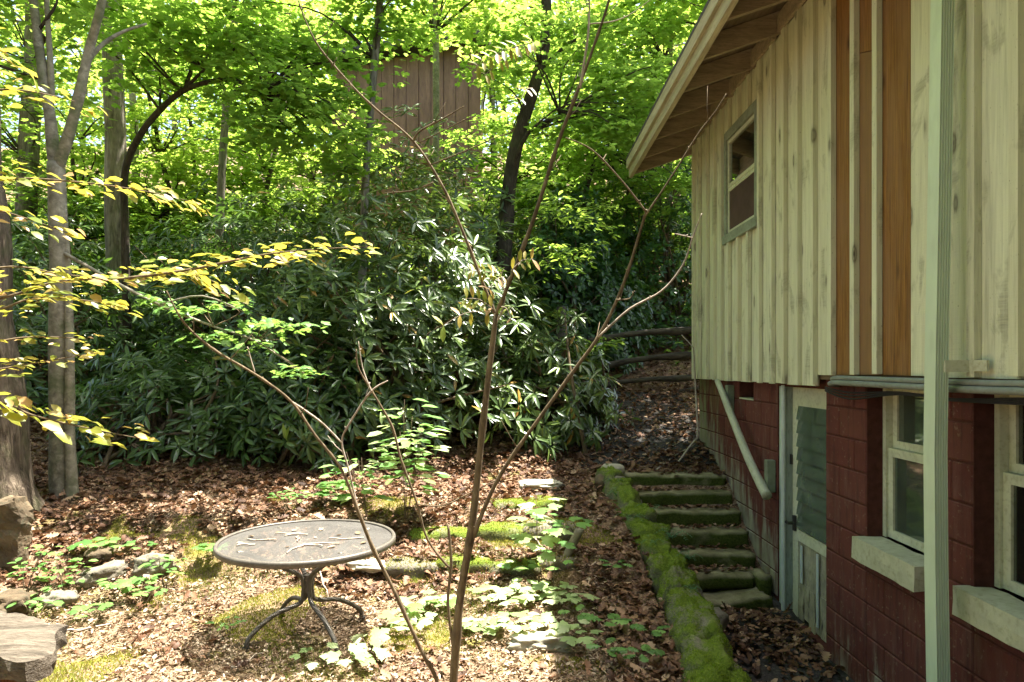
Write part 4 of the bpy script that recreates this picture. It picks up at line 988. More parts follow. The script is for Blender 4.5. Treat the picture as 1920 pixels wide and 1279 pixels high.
tree('pale_slender_tree', 'slender pale grey trunk crossing the right part of the cabin', on_ground(815, 700), [[(812, 560, 12, 14), (816, 380, 12, 13), (818, 200, 12, 12), (817, 60, 12, 11), (813, -150, 12, 9)]],
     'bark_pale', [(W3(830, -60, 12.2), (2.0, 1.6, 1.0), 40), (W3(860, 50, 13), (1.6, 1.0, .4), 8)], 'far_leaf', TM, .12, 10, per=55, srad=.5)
tree('crooked_oak', 'crooked mossy dark trunk bending right of the cabin', on_ground(955, 720), [[(940, 520, 10.6, 34), (950, 400, 10.6, 30), (962, 300, 10.6, 26), (985, 215, 10.6, 23), (1010, 135, 10.6, 21), (1024, 60, 10.6, 20), (1022, -60, 10.6, 17), (1015, -300, 10.6, 10)],
     [(955, 330, 10.6, 10), (990, 250, 10.3, 8), (1050, 215, 10.2, 5)], [(1012, 130, 10.6, 8), (1070, 80, 10.4, 6), (1120, 60, 10.2, 4)]],
     'bark_dark', [(W3(1040, 110, 10.2), (1.4, 1.2, .8), 40), (W3(1160, 200, 10.0), (1.1, 1.0, .9), 34), (W3(1020, -180, 10.6), (2.6, 1.8, 1.1), 40), ((1.3, 10.2, 8.9), (2.0, 1.5, 1.0), 36)], 'maple', TM, .105, 10, per=52, srad=.42)
tree('leaning_sapling_tree', 'thin dark stem leaning right beneath the eave', on_ground(1090, 640), [[(1080, 480, 11.5, 12), (1105, 330, 11.5, 11), (1135, 288, 11.5, 10), (1168, 240, 11.5, 9), (1202, 178, 11.5, 8), (1245, 110, 11.5, 6), (1275, 30, 11.5, 4)]],
     'bark_dark', [(W3(1200, 150, 11.3), (1.3, 1.0, 1.0), 42), (W3(1240, 330, 11.5), (.9, .8, .8), 22), (W3(1110, 290, 11.5), (.9, .8, .5), 20)], 'maple', TM, .105, 8, per=50, srad=.42)
tree('straight_pole_tree', 'thin straight stem behind the house eave', on_ground(1252, 620), [[(1250, 600, 13, 11), (1254, 400, 13, 10), (1257, 200, 13, 9), (1258, 0, 13, 8), (1258, -200, 13, 6)]],
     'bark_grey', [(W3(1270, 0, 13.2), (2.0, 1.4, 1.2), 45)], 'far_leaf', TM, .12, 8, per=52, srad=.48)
tree('background_trunk_tree', 'broad shaded grey trunk at the upper left in the deep wood', on_ground(50, 760), [[(48, 720, 12.5, 40), (46, 500, 12.5, 36), (52, 300, 12.5, 34), (62, 120, 12.5, 32), (66, -150, 12.5, 28)]],
     'bark_grey', [(W3(20, -100, 12.5), (3.0, 2.0, 1.5), 55), (W3(-60, 180, 12.5), (1.6, 1.6, 1.3), 30)], 'far_leaf', TM, .13, 12, per=55, srad=.52)
# wood on the slope behind: each its own trunk and crown
far = [(-120, 19, 'leftmost'), (60, 17, ''), (150, 22, ''), (260, 15.5, ''), (330, 20, ''), (420, 25, ''), (500, 17, ''), (585, 21, ''), (650, 27, ''), (760, 24, ''), (850, 22, ''), (930, 18, ''), (1000, 26, ''), (1070, 15.5, ''), (1130, 20, ''), (1220, 17, ''), (1290, 23, ''), (1400, 19, ''), (1560, 24, ''), (200, 30, ''), (480, 32, ''), (720, 33, ''), (900, 34, ''), (1100, 31, ''), (1330, 32, '')]
far.sort()
fl = ['above the big left trunk', 'above the pale forked stems', 'right of the pale forked stems', 'farther up, over the tall grey trunk', 'right of the tall grey trunk', 'over the arching maple', 'left of the slim dark trunk', 'far up, behind the slim dark trunk', 'right of the slim dark trunk', 'farther up, left of the cabin', 'beside the cabin left corner', 'above the cabin left end', 'highest up behind the cabin', 'over the cabin middle', 'over the cabin right end', 'farthest up, right of the cabin', 'left of the crooked oak', 'behind the crooked oak', 'right of the crooked oak', 'high behind the leaning stem', 'above the leaning stem', 'left of the eave tip', 'at the eave tip', 'highest beyond the eave', 'behind the house roof', 'beyond the house roof ridge']
for i, (px, Y, _) in enumerate(far):
    X = (px - 960) / F * Y; z0 = gz(X, Y); hgt = random.uniform(8.5, 11)
    t = thing('woodland_tree', (X, Y, z0), 'sunlit green tree on the slope ' + fl[i], 'tree', 'trees on the slope behind')
    lean = random.uniform(-.5, .5)
    MB().tube([(X, Y, z0 - .2), (X + lean * .3, Y, z0 + hgt * .35), (X + lean, Y, z0 + hgt * .75)], [.10, .08, .04], 8, True, .15).build('trunk', 'bark_pale', t, True)
    rx = 2.3 + (Y - 15) * .07
    low = 1.6 if Y < 23 else 2.4
    sp_ = [((X + lean * .5, Y, z0 + hgt * .62), (rx, rx * .8, hgt * .38), int(74 if Y < 24 else 62)), ((X, Y - .5, z0 + low), (rx * .8, 1.2, 1.3), 24)]
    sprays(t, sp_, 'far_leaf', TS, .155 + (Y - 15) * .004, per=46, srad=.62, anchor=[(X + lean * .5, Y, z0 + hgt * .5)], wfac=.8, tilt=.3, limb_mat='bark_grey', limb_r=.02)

# ------------------------------------------------------------------ shrubs (rhododendron, laurel)
def rosettes(n, cen, rad, shell=.55, squash=0.0, seed=0):
    q = rng.normal(0, 1, (n, 3)); q = norm(q); q[:, 2] = np.abs(q[:, 2]) * 1.0 - .12; q = norm(q)
    bump_ = np.array([noise.noise(Vector(a) * 2.6 + Vector((seed, 0, 0))) for a in q])
    r = (1 - (1 - shell) * rng.random(n) ** 1.6) * (1 + .42 * bump_)
    pos = np.array(cen) + q * r[:, None] * np.array(rad)
    ax = norm(q / np.array(rad) + np.array((0, -.15, .55)) + rng.normal(0, .25, (n, 3)))
    return pos, ax
def rhodo(label, cen, rad, n, mat, L=(.13, .20), k=9, ind=0, shell=.5, seed=1, wr=.215, name='rhododendron', cut=None):
    base = (cen[0], cen[1], gz(cen[0], cen[1]))
    t = thing(name, base, label, 'shrub')
    pos, ax = rosettes(n, cen, rad, shell, 0, seed)
    ok = pos[:, 2] > ground_z(pos[:, 0], pos[:, 1]) + .10
    ok &= ~((pos[:, 0] > 1.75) & (pos[:, 1] < 8.4))
    pos, ax = pos[ok], ax[ok]; n = len(pos)
    # whorled leaves
    P_, D_, U_, L_ = [], [], [], []
    e1 = norm(np.cross(ax, np.broadcast_to((.31, .77, .2), ax.shape))); e2 = np.cross(ax, e1)
    for j in range(k):
        a = 2 * math.pi * j / k + rng.normal(0, .28, n) + rng.random() * 3
        el = rng.normal(.10, .28, n)
        d = (e1 * np.cos(a)[:, None] + e2 * np.sin(a)[:, None]) * np.cos(el)[:, None] + ax * np.sin(el)[:, None]
        d[:, 2] -= rng.uniform(0, .25, n)
        P_.append(pos + ax * rng.uniform(-.02, .02, (n, 1))); D_.append(d); U_.append(ax + rng.normal(0, .2, ax.shape)); L_.append(rng.uniform(L[0], L[1], n))
    P_ = np.concatenate(P_); D_ = norm(np.concatenate(D_)); U_ = np.concatenate(U_); L_ = np.concatenate(L_)
    P_ = P_ + D_ * .012
    if ind:
        # the leaves that show largest: nearest to the viewer
        depth = P_[:, 1] - 2.0 * (U_[:, 1] < 0) * 0
        vis = np.argsort(P_[:, 1] + rng.uniform(0, .35, len(P_)))[:ind]
        mk = np.zeros(len(P_), bool); mk[vis] = True
        mes = [leaf_mesh('leaf', mat, T_long(dr, .10), .17, .17 * wr * 1.05) for dr in (.05, .14, .22)]
        for i in vis:
            inst('leaf', mes[i % 3], frame(P_[i], D_[i], U_[i], float(L_[i]) / .17), t)
        P_, D_, U_, L_ = P_[~mk], D_[~mk], U_[~mk], L_[~mk]
    o = leaves('foliage', mat, P_, D_, U_, L_, L_ * wr, T_long(.12, .10), t); o['kind'] = 'stuff'
    mb = MB()
    for _ in range(44):
        i = int(rng.integers(n)); e = Vector(pos[i]); s0 = Vector((cen[0] + rng.normal(0, rad[0] * .25), cen[1] + rng.normal(0, .25), 0)); s0.z = gz(s0.x, s0.y) - .05
        mid = s0.lerp(e, .5) + Vector((rng.normal(0, .15), rng.normal(0, .1), .15))
        pts, rr = smooth_path([s0, mid, e], [.028, .018, .006], 5); mb.tube(pts, rr, 6)
    mb.build('stems', 'twig', t, True)['kind'] = 'stuff'
    return t
c = P(770, 700, 8.5)
rhodo('big glossy rhododendron mound filling the middle behind the sapling', (c.x, 8.6, 1.15), (2.10, 1.50, 2.65), 1120, 'rhodo', ind=280, seed=3, k=11, L=(.13, .22), shell=.40)
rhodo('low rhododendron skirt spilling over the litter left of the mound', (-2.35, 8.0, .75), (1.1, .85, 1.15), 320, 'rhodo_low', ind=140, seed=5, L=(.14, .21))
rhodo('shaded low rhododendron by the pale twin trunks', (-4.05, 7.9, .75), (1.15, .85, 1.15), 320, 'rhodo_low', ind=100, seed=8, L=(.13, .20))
rhodo('rhododendron at the right of the mound along the path', (.55, 8.35, 1.0), (.75, .75, 1.25), 240, 'rhodo', ind=140, seed=9, L=(.13, .2))
rhodo('tall shaded rhododendron behind the mound under the cabin', (-1.9, 11.0, 2.2), (2.6, 1.4, 3.5), 900, 'rhodo', seed=12, L=(.15, .23))
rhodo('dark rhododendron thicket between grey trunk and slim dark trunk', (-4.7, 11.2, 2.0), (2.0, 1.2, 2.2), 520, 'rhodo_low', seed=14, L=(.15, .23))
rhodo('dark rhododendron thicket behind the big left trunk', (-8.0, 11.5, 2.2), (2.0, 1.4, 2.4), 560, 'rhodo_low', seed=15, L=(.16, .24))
rhodo('dark laurel thicket below the eave beside the fence', (2.6, 12.4, 2.0), (2.1, 1.3, 3.6), 2600, 'laurel', seed=17, L=(.08, .13), k=8, wr=.38, name='laurel')
rhodo('upright laurel left of the fence with dense small leaves', (.95, 11.0, 1.6), (1.15, .8, 3.0), 1900, 'laurel', seed=18, L=(.08, .13), k=8, wr=.38, name='laurel')
# bright sprigs catching the sun above the mound
sb = thing('azalea', (.75, 8.9, .8), 'bright lime green shrub tips in sun right of the mound', 'shrub')
sprays(sb, [(W3(1080, 410, 8.7), (.45, .4, .35), 11), (W3(1050, 460, 8.3), (.4, .3, .25), 9), (W3(1010, 350, 8.9), (.3, .3, .3), 6), (W3(1100, 660, 8.7), (.3, .3, .25), 6)], 'maple_dark', T_long(.1, .1), .10, per=36, srad=.20, wfac=.34, tilt=.5, anchor=None)

lb = thing('maple_spray', P(430, 600, 6.0), 'thin layered green maple twigs floating before the dark shrubs', 'branch')
sprays(lb, [(W3(a_, b_, Y_), (.22, .2, .05), 3) for a_, b_, Y_ in ((300, 560, 6.1), (360, 575, 6.05), (420, 565, 6.0), (470, 600, 5.95), (540, 605, 5.9), (500, 640, 5.9), (560, 695, 5.8), (410, 620, 6.0))], 'seedling', T_maple_fine(.05), .075, per=16, srad=.20, wfac=1.0, tilt=.12, anchor=[W3(300, 572, 6.1), W3(400, 612, 6.0), W3(480, 640, 5.9), W3(560, 690, 5.8)], limb_mat='twig', limb_r=.004)

# ------------------------------------------------------------------ foreground sapling
SY = 3.2
sap = thing('bare_sapling', P(842, 1372, SY), 'bare many stemmed sapling in front of the table and shrubs', 'sapling')
def stem(pts, y0=SY, y1=SY, name='stem', mat='twig', n=8, parent=None):
    m = len(pts)
    q = [P(a, b, y0 + (y1 - y0) * i / (m - 1)) for i, (a, b, w) in enumerate(pts)]
    r = [w * (.66 if w > 14 else .60 if w > 6 else .72) / 2 / F * y0 for a, b, w in pts]
    q, r = smooth_path(q, r, 5)
    mb = MB()
    rr = [x * (1 + .10 * noise.noise(Vector((i * .9, y0, pts[0][0])))) for i, x in enumerate(r)]
    for i in range(2, len(q) - 2, 6):       # leaf-scar nodes and buds
        rr[i] *= 1.25
        dv = Vector((random.uniform(-1, 1), random.uniform(-.6, .6), random.uniform(.2, 1))).normalized()
        mb.tube([q[i], q[i] + dv * (rr[i] + .008)], [.004, .0015], 5)
    if len(q) > 14:                         # fine side twigs
        for i in range(8, len(q) - 3, 5):
            if rr[i] > .011 or random.random() < .35: continue
            dv = ((q[i + 1] - q[i]).normalized() * .6 + Vector((random.uniform(-1, 1), random.uniform(-.8, .8), random.uniform(0, .8)))).normalized(); l_ = random.uniform(.04, .15)
            e_ = q[i] + dv * l_ + Vector((0, 0, l_ * .2)); md = q[i] + dv * l_ * .5 + Vector((random.uniform(-.008, .008), 0, random.uniform(-.008, .008)))
            mb.tube([q[i], md, e_], [.0024, .0018, .0010], 5)
    mb.tube(q, rr, n)
    return mb.build(name, mat, parent or sap, True)
stem([(840, 1400, 28), (850, 1279, 25), (862, 1130, 23), (886, 980, 21), (905, 800, 18), (930, 588, 15)], 3.2, 3.2, n=12)
stem([(928, 596, 13), (958, 522, 12), (1000, 412, 12), (1045, 272, 11), (1075, 192, 10), (1115, 82, 8), (1142, 0, 6), (1162, -90, 4)], 3.2, 3.0)
stem([(931, 596, 11), (905, 530, 10), (870, 440, 9), (830, 350, 8), (775, 265, 7), (705, 205, 5.5), (650, 150, 4.5), (590, 75, 4), (555, -10, 3)], 3.2, 3.05)
stem([(1088, 165, 6), (1093, 130, 6), (1103, 60, 5), (1106, -40, 4)], 3.05, 3.0, mat='twig_pale')
stem([(1103, 45, 3), (1150, 40, 3), (1185, 25, 2.5), (1225, -5, 2)], 3.05, 3.0, mat='twig_pale')
stem([(876, 1035, 14), (930, 905, 12), (1000, 800, 11), (1080, 690, 11), (1128, 622, 10), (1170, 530, 9), (1203, 425, 8), (1212, 393, 7)], 3.2, 3.0)
stem([(1212, 398, 5), (1165, 338, 4.5), (1110, 281, 4), (1060, 258, 3)], 3.0, 2.95)
stem([(1210, 405, 5), (1260, 330, 4.5), (1310, 250, 4), (1338, 214, 3.5), (1362, 176, 2.5)], 3.0, 2.9)
stem([(1122, 632, 7), (1180, 580, 6), (1240, 546, 5), (1280, 498, 5), (1300, 442, 4), (1316, 400, 2)], 3.05, 3.0, mat='twig_pale')
stem([(1299, 446, 3), (1265, 438, 2.5)], 3.0, 3.0, mat='twig_pale')
stem([(1155, 562, 4), (1180, 560, 3), (1190, 545, 2)], 3.02, 3.02)
stem([(846, 1395, 14), (820, 1279, 13), (790, 1220, 13), (740, 1110, 12), (700, 1030, 12), (672, 960, 11), (640, 880, 9), (590, 815, 8), (545, 752, 8), (480, 703, 7), (400, 655, 6), (345, 605, 5), (312, 545, 3)], 3.15, 2.85)
stem([(672, 962, 7), (655, 885, 5), (641, 830, 5), (655, 795, 5), (695, 735, 5), (727, 714, 3)], 3.08, 3.05, mat='twig_pale')
stem([(697, 736, 4), (680, 690, 3), (672, 640, 2)], 3.05, 3.05, mat='twig_pale')
stem([(545, 752, 5), (600, 790, 5), (640, 830, 4)], 2.98, 3.05, mat='twig_pale')
stem([(478, 700, 4), (470, 672, 3), (464, 650, 2)], 2.95, 2.95, mat='twig_pale')
stem([(852, 1230, 9), (840, 1130, 9), (846, 1055, 9), (840, 983, 8)], 3.2, 3.22)
stem([(845, 1068, 7), (802, 1012, 7), (780, 938, 7), (752, 862, 6), (735, 800, 6), (700, 738, 5), (672, 690, 4), (668, 655, 3)], 3.22, 3.15)
stem([(778, 945, 4), (830, 948, 4), (880, 925, 3.5), (930, 900, 3)], 3.2, 3.2)
stem([(775, 266, 5), (786, 247, 5), (835, 220, 4), (872, 198, 2)], 3.1, 3.0)
stem([(786, 268, 3), (835, 243, 3), (885, 218, 2)], 3.1, 3.05)
stem([(806, 310, 4), (880, 280, 3.5), (930, 258, 3), (962, 246, 2.5), (960, 228, 1.5)], 3.1, 3.0)
stem([(812, 342, 4), (775, 357, 3.5), (720, 362, 2)], 3.1, 3.15)
stem([(745, 355, 2), (742, 340, 2), (758, 322, 1.5)], 3.13, 3.13)
stem([(590, 76, 3), (612, 62, 3), (626, 40, 2)], 3.06, 3.06)
stem([(620, 128, 3), (632, 108, 2)], 3.06, 3.06)
stem([(935, 600, 4), (947, 560, 3), (940, 520, 3), (945, 505, 2)], 3.2, 3.2, mat='twig_pale')
# few sunlit pinnate leaves left on the sapling
pin_me = leaf_mesh('leaflet', 'yellow_leaf', T_long(.1, .1), .06, .019)
def pinnate(a, b, n, L, droop=.02, Y=3.05):
    A = P(*a, Y); B = P(*b, Y - .05); mid = A.lerp(B, .5) + Vector((0, 0, droop))
    pts, r = smooth_path([A, mid, B], [.0022, .0018, .001], 5)
    rc = MB().tube(pts, r, 5).build('leaf_stalk', 'twig_pale', sap, True)
    for i in range(n):
        t = (i + .7) / n; p_ = pts[min(int(t * (len(pts) - 1)), len(pts) - 1)]; ax = (B - A).normalized()
        for s_ in (-1, 1):
            sd = Vector((0, .75, -.25)).cross(ax).normalized() * s_
            sd = (sd + Vector((0, random.uniform(-.4, .4), 0)) + ax * .4).normalized()
            inst('leaflet', pin_me, frame(p_, sd, (0, -.5, 1), L / .06 * random.uniform(.8, 1.1)), rc)
pinnate((1000, 80), (888, 128), 9, .068)
pinnate((985, 88), (905, 145), 7, .055)
pinnate((998, 165), (975, 190), 3, .05)
pinnate((940, 512), (880, 508), 7, .045, .0)
pinnate((945, 520), (915, 545), 4, .055)
pinnate((958, 508), (1000, 486), 4, .06)
pinnate((925, 580), (872, 560), 5, .06)
pinnate((920, 585), (825, 615), 4, .075, .03)
pinnate((940, 575), (960, 600), 3, .04)

# ------------------------------------------------------------------ yellow-leaved branches reaching in from the left
bt = thing('young_beech_tree', (-3.05, 2.8, gz(-3.05, 2.8)), 'young tree reaching in from the left with sunlit yellow leaves', 'tree')
q, r = smooth_path([(-3.05, 2.8, -.1), (-3.02, 2.8, 1.0), (-2.98, 2.82, 2.2), (-3.05, 2.8, 3.6), (-3.0, 2.8, 4.6)], [.06, .05, .042, .03, .015], 4)
MB().tube(q, r, 10).build('trunk', 'bark_pale', bt, True)
yl = [leaf_mesh('leaf', 'yellow_leaf', T_long(dr, .14), .056, .030) for dr in (.04, .15, .25)]
br = [([(-330, 330), (-60, 335), (60, 335), (180, 345), (290, 362), (365, 380)], 2.8, 46, 1.0), ([(-330, 640), (0, 560), (110, 528), (240, 522), (360, 512), (430, 548)], 2.75, 56, 1.0), ([(240, 522), (360, 505), (470, 482), (560, 470), (690, 462)], 2.7, 62, .9),
      ([(-60, 590), (60, 560), (150, 562), (235, 578)], 2.85, 34, .9), ([(-300, 420), (-40, 395), (50, 410), (122, 436)], 2.6, 18, 1.0), ([(-200, 690), (0, 640), (80, 632), (165, 636)], 2.9, 18, .8), ([(-200, 720), (-20, 695), (80, 678), (190, 660)], 2.9, 26, .8),
      ([(-260, 760), (-20, 752), (60, 778), (150, 800), (262, 822)], 2.55, 28, 1.15), ([(-200, 200), (-20, 170), (60, 172), (140, 190)], 2.7, 18, 1.1), ([(-150, 120), (-20, 105), (40, 130)], 2.4, 7, 1.6), ([(-120, 520), (20, 500), (120, 515), (200, 520)], 2.95, 24, .9)]
for pts, Y, n, s_ in br:
    n = int(n * 2.4)
    q = [P(a, b, Y - .1 + .25 * i / len(pts)) for i, (a, b) in enumerate(pts)]
    if pts[0][0] < -20: q = [Vector((-3.0, 2.8, q[0].z))] + q
    q, r = smooth_path(q, list(np.linspace(.007, .0014, len(q))), 6)
    bo = MB().tube(q, r, 6).build('branch', 'twig', bt, True)
    m = len(q)
    for i in range(n):
        t = (i + random.random()) / n; t = .22 + .78 * t if pts[0][0] < -20 else t
        j = min(int(t * (m - 1)), m - 2); p_ = q[j].lerp(q[j + 1], random.random()); ax = (q[j + 1] - q[j]).normalized()
        sd = Vector((random.uniform(-.2, .3), random.uniform(-1, 1), random.uniform(-.35, .25)))
        off = Vector((random.uniform(-.05, .05), random.uniform(-.14, .14), random.uniform(-.028, .028)))
        dd = (ax * .7 + sd * .8).normalized()
        inst('leaf', yl[i % 3], frame(p_ + off, dd, (random.uniform(-.7, .7), random.uniform(-.9, .5), 1), s_ * random.uniform(.5, 1.35)), bo)

# ------------------------------------------------------------------ seedlings and low plants
def T_oak():
    o = [(0, .02), (.12, .10), (.26, .30), (.34, .16), (.46, .42), (.56, .2), (.68, .45), (.78, .26), (.9, .28), (1, 0)]
    o = o + [(t, -s) for t, s in o[::-1][1:]]
    v = [(.5, 0, .04)] + [(t, s, -.10 * abs(s) - .10 * max(0, t - .5)) for t, s in o]
    k = len(o); return np.array(v), np.array([(0, i + 1, (i + 1) % k + 1) for i in range(k)])
def T_ovate():
    return T_long(.10, .08)
oak_me = [leaf_mesh('leaf', 'seedling', T_oak(), .13, .10), leaf_mesh('leaf', 'seedling', T_oak(), .10, .08)]
map_me = [leaf_mesh('leaf', 'sunlit_seedling', T_maple_fine(.05), .10, .105), leaf_mesh('leaf', 'sunlit_seedling', T_maple_fine(.08), .075, .08)]
mapg_me = [leaf_mesh('leaf', 'seedling', T_maple_fine(.05), .10, .105), leaf_mesh('leaf', 'seedling', T_maple_fine(.08), .075, .08)]
ov_me = [leaf_mesh('leaf', 'seedling', T_ovate(), .085, .04), leaf_mesh('leaf', 'sunlit_seedling', T_ovate(), .085, .036)]
fern_me = [leaf_mesh('leaflet', 'fern', T_long(.05, .05), .03, .010)]
def seedling(name, label, base, stems, mes, n, spread, h, s_=1.0, flat=.2, cat='seedling', smat='twig'):
    base = Vector(base); t = thing(name, base, label, cat)
    for k in range(stems):
        top = base + Vector((random.uniform(-.5, .5) * spread, random.uniform(-.5, .5) * spread, h * random.uniform(.75, 1.1)))
        q, r = smooth_path([base - Vector((0, 0, .02)), base.lerp(top, .5) + Vector((random.uniform(-.02, .02), 0, .01)), top], [.004, .003, .0016], 4)
        so = MB().tube(q, r, 5).build('stem', smat, t, True)
        for i in range(n):
            u = 1 - .55 * (i / max(n - 1, 1)) if h > .25 else 1 - .15 * random.random()
            p_ = q[min(int(u * (len(q) - 1)), len(q) - 1)]; a = i * 2.4 + random.uniform(-.4, .4)
            d_ = Vector((math.cos(a), math.sin(a), random.uniform(-flat, flat)))
            off = d_ * random.uniform(.01, .05) * spread / .12
            inst('leaf', mes[random.randrange(len(mes))], frame(p_ + Vector((off.x, off.y, off.z * .3)), d_, (random.uniform(-.2, .2), random.uniform(-.4, .1), 1), s_ * random.uniform(.7, 1.15)), so)
    return t
G = lambda px, py: on_ground(px, py)
for i, (px, py, n, s_, lab) in enumerate([(1150, 1190, 6, 1.1, 'oak seedling in the litter touching the curb, largest of the oaks'), (1225, 1215, 5, 1.0, 'oak seedling growing at the curb near the bottom edge'), (1140, 1080, 5, .9, 'oak seedling left of the curb middle'), (1120, 1262, 6, .9, 'oak seedling at the bottom edge left of the curb'), (1080, 1175, 4, .8, 'small oak seedling between pale slab and curb'), (1195, 1250, 5, .9, 'oak seedling lowest beside the curb moss')]):
    b = G(px, py); b.x = min(b.x, .93); seedling('oak_seedling', lab, b, 1, oak_me, n, .13, .13, s_)
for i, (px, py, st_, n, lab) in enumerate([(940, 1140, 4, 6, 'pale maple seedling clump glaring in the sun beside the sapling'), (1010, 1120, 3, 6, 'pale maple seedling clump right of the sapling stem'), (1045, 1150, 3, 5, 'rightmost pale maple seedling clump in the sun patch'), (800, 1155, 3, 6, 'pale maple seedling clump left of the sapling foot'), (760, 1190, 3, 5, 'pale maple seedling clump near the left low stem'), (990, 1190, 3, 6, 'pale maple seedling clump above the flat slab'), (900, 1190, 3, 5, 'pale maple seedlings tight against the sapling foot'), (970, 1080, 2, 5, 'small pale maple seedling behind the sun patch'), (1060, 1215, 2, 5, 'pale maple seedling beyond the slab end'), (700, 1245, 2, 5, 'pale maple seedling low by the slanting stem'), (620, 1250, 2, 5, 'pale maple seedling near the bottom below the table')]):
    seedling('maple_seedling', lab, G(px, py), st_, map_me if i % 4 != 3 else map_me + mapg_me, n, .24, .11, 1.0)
for i, (px, py, st_, n, h, mes, s_, lab) in enumerate([(45, 1120, 4, 9, .34, 0, .9, 'bright leafy plant in front of the standing stone'), (120, 1120, 4, 8, .26, 0, .9, 'leafy green plant behind the slab bench'), (215, 1125, 2, 6, .16, 2, .9, 'low green plant beside the long leaning rock'), (265, 1145, 2, 5, .14, 2, .9, 'low green plant between rocks and table'), (310, 1110, 3, 10, .26, 0, .8, 'upright leafy sprig right of the squat rock'), (190, 1165, 2, 5, .12, 2, .8, 'low plant at the edge of the sunny clearing'), (170, 1035, 2, 6, .10, 2, .9, 'small green plant in the brown litter behind rocks'), (235, 1045, 2, 5, .10, 2, .8, 'tiny green plant behind the squat rock'), (400, 1050, 3, 6, .14, 2, .9, 'green plant by the left edge of the table'), (70, 1165, 3, 7, .14, 0, 1.0, 'green plant close behind the slab bench end'), (430, 1195, 2, 7, .12, 0, .7, 'sprout in grass near the front table leg'), (545, 965, 4, 10, .20, 0, .8, 'bright small shrub behind the far table rim'), (640, 945, 3, 6, .26, 2, 1.5, 'big leaved plant behind the table right of the bright shrub')]):
    seedling('ground_plant', lab, G(px, py), st_, [ov_me, map_me, mapg_me][mes] if mes else [ov_me[0]], n, .22, h, s_, cat='plant')
# taller leafy saplings in the sun
for (px, py, Y, h, st_, n, mes, s_, lab) in [(760, 955, 5.9, 1.0, 6, 20, [ov_me[1], ov_me[0]], 1.9, 'sunlit leafy shrub with pale narrow leaves behind the table'), (690, 950, 6.0, .55, 4, 14, ov_me, 1.6, 'shorter leafy shrub left of the pale leaved one'), (1018, 1035, 5.0, .78, 1, 11, map_me + mapg_me[:1], 1.9, 'tall thin seedling with broad white lit leaves'), (1035, 1060, 4.8, .55, 1, 7, mapg_me, 1.0, 'thin green seedling near the slate stake'), (1005, 1010, 5.3, .4, 1, 7, mapg_me + map_me, 1.0, 'slender seedling rising from the mossy ledge'), (1085, 985, 5.6, .25, 2, 6, mapg_me, .9, 'green seedling at the right end of the ledge')]:
    b = P(px, py, Y); b.z = gz(b.x, b.y); seedling('leafy_sapling', lab, b, st_, mes, n, .5 if st_ > 1 else .26, h, s_, .15, 'sapling')
# ferns on the curb
def fern(label, base, n=6, L=.16):
    base = Vector(base); t = thing('fern', base, label, 'fern')
    for k in range(n):
        a = k * 2 * math.pi / n + random.uniform(-.4, .4); d_ = Vector((math.cos(a), math.sin(a), 0)); l_ = L * random.uniform(.7, 1.1)
        q, r = smooth_path([base, base + d_ * l_ * .5 + Vector((0, 0, l_ * .45)), base + d_ * l_ + Vector((0, 0, l_ * .2))], [.002, .0015, .001], 4)
        fo = MB().tube(q, r, 4).build('frond', 'fern', t, True)
        for i in range(1, len(q)):
            ax = (q[i] - q[i - 1]).normalized(); sc = 1.1 - .5 * i / len(q)
            for s_ in (-1, 1):
                inst('leaflet', fern_me[0], frame(q[i], (Vector((-d_.y, d_.x, 0)) * s_ + ax * .3), (0, 0, 1), sc * L / .16), fo)
for i, (y, off, lab) in enumerate([(6.55, -.06, 'small fern highest up on the moss curb'), (6.3, -.10, 'small fern below the top curb stones'), (6.0, .10, 'fern hanging toward the upper steps'), (5.85, -.12, 'fern on the litter side of the curb middle'), (5.55, .14, 'fern overhanging the middle steps'), (5.45, -.05, 'fern just below the flat square stone'), (5.2, .16, 'fern drooping over the lower steps'), (4.7, .05, 'tiny fern on the bright moss near the path')]):
    x, z = curb_at(y); fern(lab, (x + off, y, z + .04), 6, random.uniform(.11, .17) if i < 7 else .08)

# ------------------------------------------------------------------ understory, added shade trees and undergrowth
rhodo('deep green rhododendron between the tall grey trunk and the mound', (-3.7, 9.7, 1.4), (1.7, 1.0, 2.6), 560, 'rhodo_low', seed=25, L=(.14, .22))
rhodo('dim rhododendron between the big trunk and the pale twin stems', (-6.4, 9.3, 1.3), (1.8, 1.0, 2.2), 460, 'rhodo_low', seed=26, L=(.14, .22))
us = [(-40, 13.5, 'left of every other understory tree'), (150, 12.6, 'behind the pale forked stems'), (300, 13.2, 'right of the tall grey trunk'), (380, 14.6, 'left of the slim dark trunk'), (500, 13.2, 'between slim dark trunk and cabin'), (590, 14.8, 'against the cabin left end'), (960, 13.4, 'against the cabin right end'), (1050, 14.2, 'right of the crooked oak'), (1150, 13.4, 'behind the leaning stem'), (1260, 14.6, 'below the eave tip')]
for i, (px, Y, lab) in enumerate(us):
    X = (px - 960) / F * Y; z0 = gz(X, Y)
    t = thing('understory_tree', (X, Y, z0), 'leafy low understory tree ' + lab, 'tree', 'understory trees at the foot of the slope')
    hg = random.uniform(4.5, 6)
    MB().tube([(X, Y, z0 - .2), (X + random.uniform(-.3, .3), Y, z0 + hg * .4), (X + random.uniform(-.5, .5), Y, z0 + hg * .8)], [.06, .05, .02], 7, True, .15).build('trunk', 'bark_dark', t, True)
    sprays(t, [((X, Y, z0 + hg * .55), (1.7, 1.2, hg * .42), 60), ((X, Y - .4, z0 + 1.2), (1.4, .8, .9), 20)], ['maple', 'maple_dark', 'far_leaf'][i % 3], TM, .12, per=48, srad=.48, anchor=[(X, Y, z0 + hg * .3), (X, Y, z0 + hg * .5), (X, Y, z0 + hg * .7)])
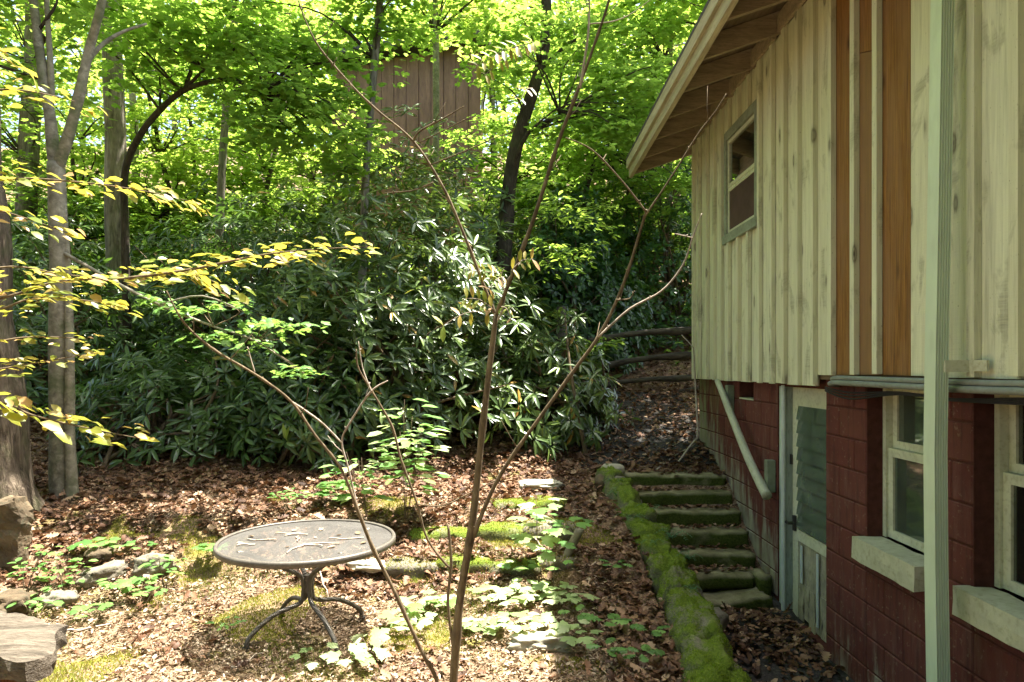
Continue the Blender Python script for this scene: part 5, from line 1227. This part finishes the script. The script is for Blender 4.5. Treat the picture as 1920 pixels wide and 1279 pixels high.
x, y = scatter(52000, -16, 9, 8.6, 24); c = clump(x, y, .7, 31.0)
k = (c > -.25) & ~((x > .5) & (x < 4) & (y < 10.9)) & (np.abs(x) < y * .85); x, y = x[k], y[k]; n = len(x)
pos = np.stack([x, y, ground_z(x, y) + rng.random(n) ** 2 * .7 + .05], 1); a = rng.uniform(0, 6.28, n)
L = rng.uniform(.07, .15, n) * (1 + (y - 9) * .03)
o = leaves('undergrowth', 'maple_dark', pos, np.stack([np.cos(a), np.sin(a), rng.normal(0, .3, n)], 1), np.stack([rng.normal(0, .4, n), rng.normal(0, .4, n), np.ones(n)], 1), L, L * .6, T_simple(.1))
tag(o, 'low green undergrowth covering the slope under the trees', 'undergrowth', kind='stuff')
for (X, Y, h, r, lab, k) in [(3.7, 10.9, 7.8, 2.6, 'added shade tree beyond the far house corner', 95), (7.0, 10.5, 8.5, 3.0, 'added shade tree behind the house gable', 70)]:  # trees added to keep sun off the ground past the house
    z0 = gz(X, Y); t = thing('added_shade_tree', (X, Y, z0), lab, 'tree')
    MB().tube([(X, Y, z0 - .2), (X + .1, Y, z0 + 3), (X, Y, h)], [.10, .085, .04], 9, True, .15).build('trunk', 'bark_grey', t, True)
    sprays(t, [((X, Y, h), (r, r * .9, 1.5), k)], 'maple', TM, .13, per=60, srad=.55, anchor=[(X, Y, h - 1), (X, Y, h)])
for (X, Y, lab) in [(-6.5, -5.0, 'unseen leafy tree added behind the viewpoint, away from the house'), (-1.2, -5.6, 'unseen leafy tree added straight behind the viewpoint'), (3.4, -5.0, 'unseen leafy tree added behind the viewpoint near the house'), (-10.5, -1.0, 'unseen leafy tree added far left of the viewpoint'), (-11, 5.5, 'unseen leafy tree added far left beyond the bench')]:  # out-of-view trees added to block sky light on the house
    z0 = gz(X, Y); t = thing('added_shade_tree', (X, Y, z0), lab, 'tree')
    MB().tube([(X, Y, z0 - .2), (X + .2, Y, z0 + 4), (X, Y, z0 + 9)], [.2, .16, .07], 9, True, .15).build('trunk', 'bark_grey', t, True)
    sprays(t, [((X, Y, z0 + 8.5), (3.6, 2.4, 6.0), 300), ((X, Y, z0 + 1.8), (3.2, 1.5, 1.8), 90)], 'maple_dark', TS, .27, per=40, srad=.8, anchor=[(X, Y, z0 + 5)], wfac=.8)

t = thing('added_shade_tree', (.6, -2.6, gz(.6, -2.6)), 'unseen tall tree added just behind the viewpoint with a wide high crown', 'tree')  # out-of-view crown added to shade the ground behind the camera
MB().tube([(.6, -2.6, -.5), (.7, -2.6, 4), (.8, -2.2, 8.5)], [.16, .13, .06], 9, True, .15).build('trunk', 'bark_grey', t, True)
sprays(t, [((.6, -2.4, 9.0), (5.0, 2.6, 1.6), 230)], 'maple_dark', TS, .24, per=46, srad=.75, anchor=[(.8, -2.2, 8.5)], wfac=.8)
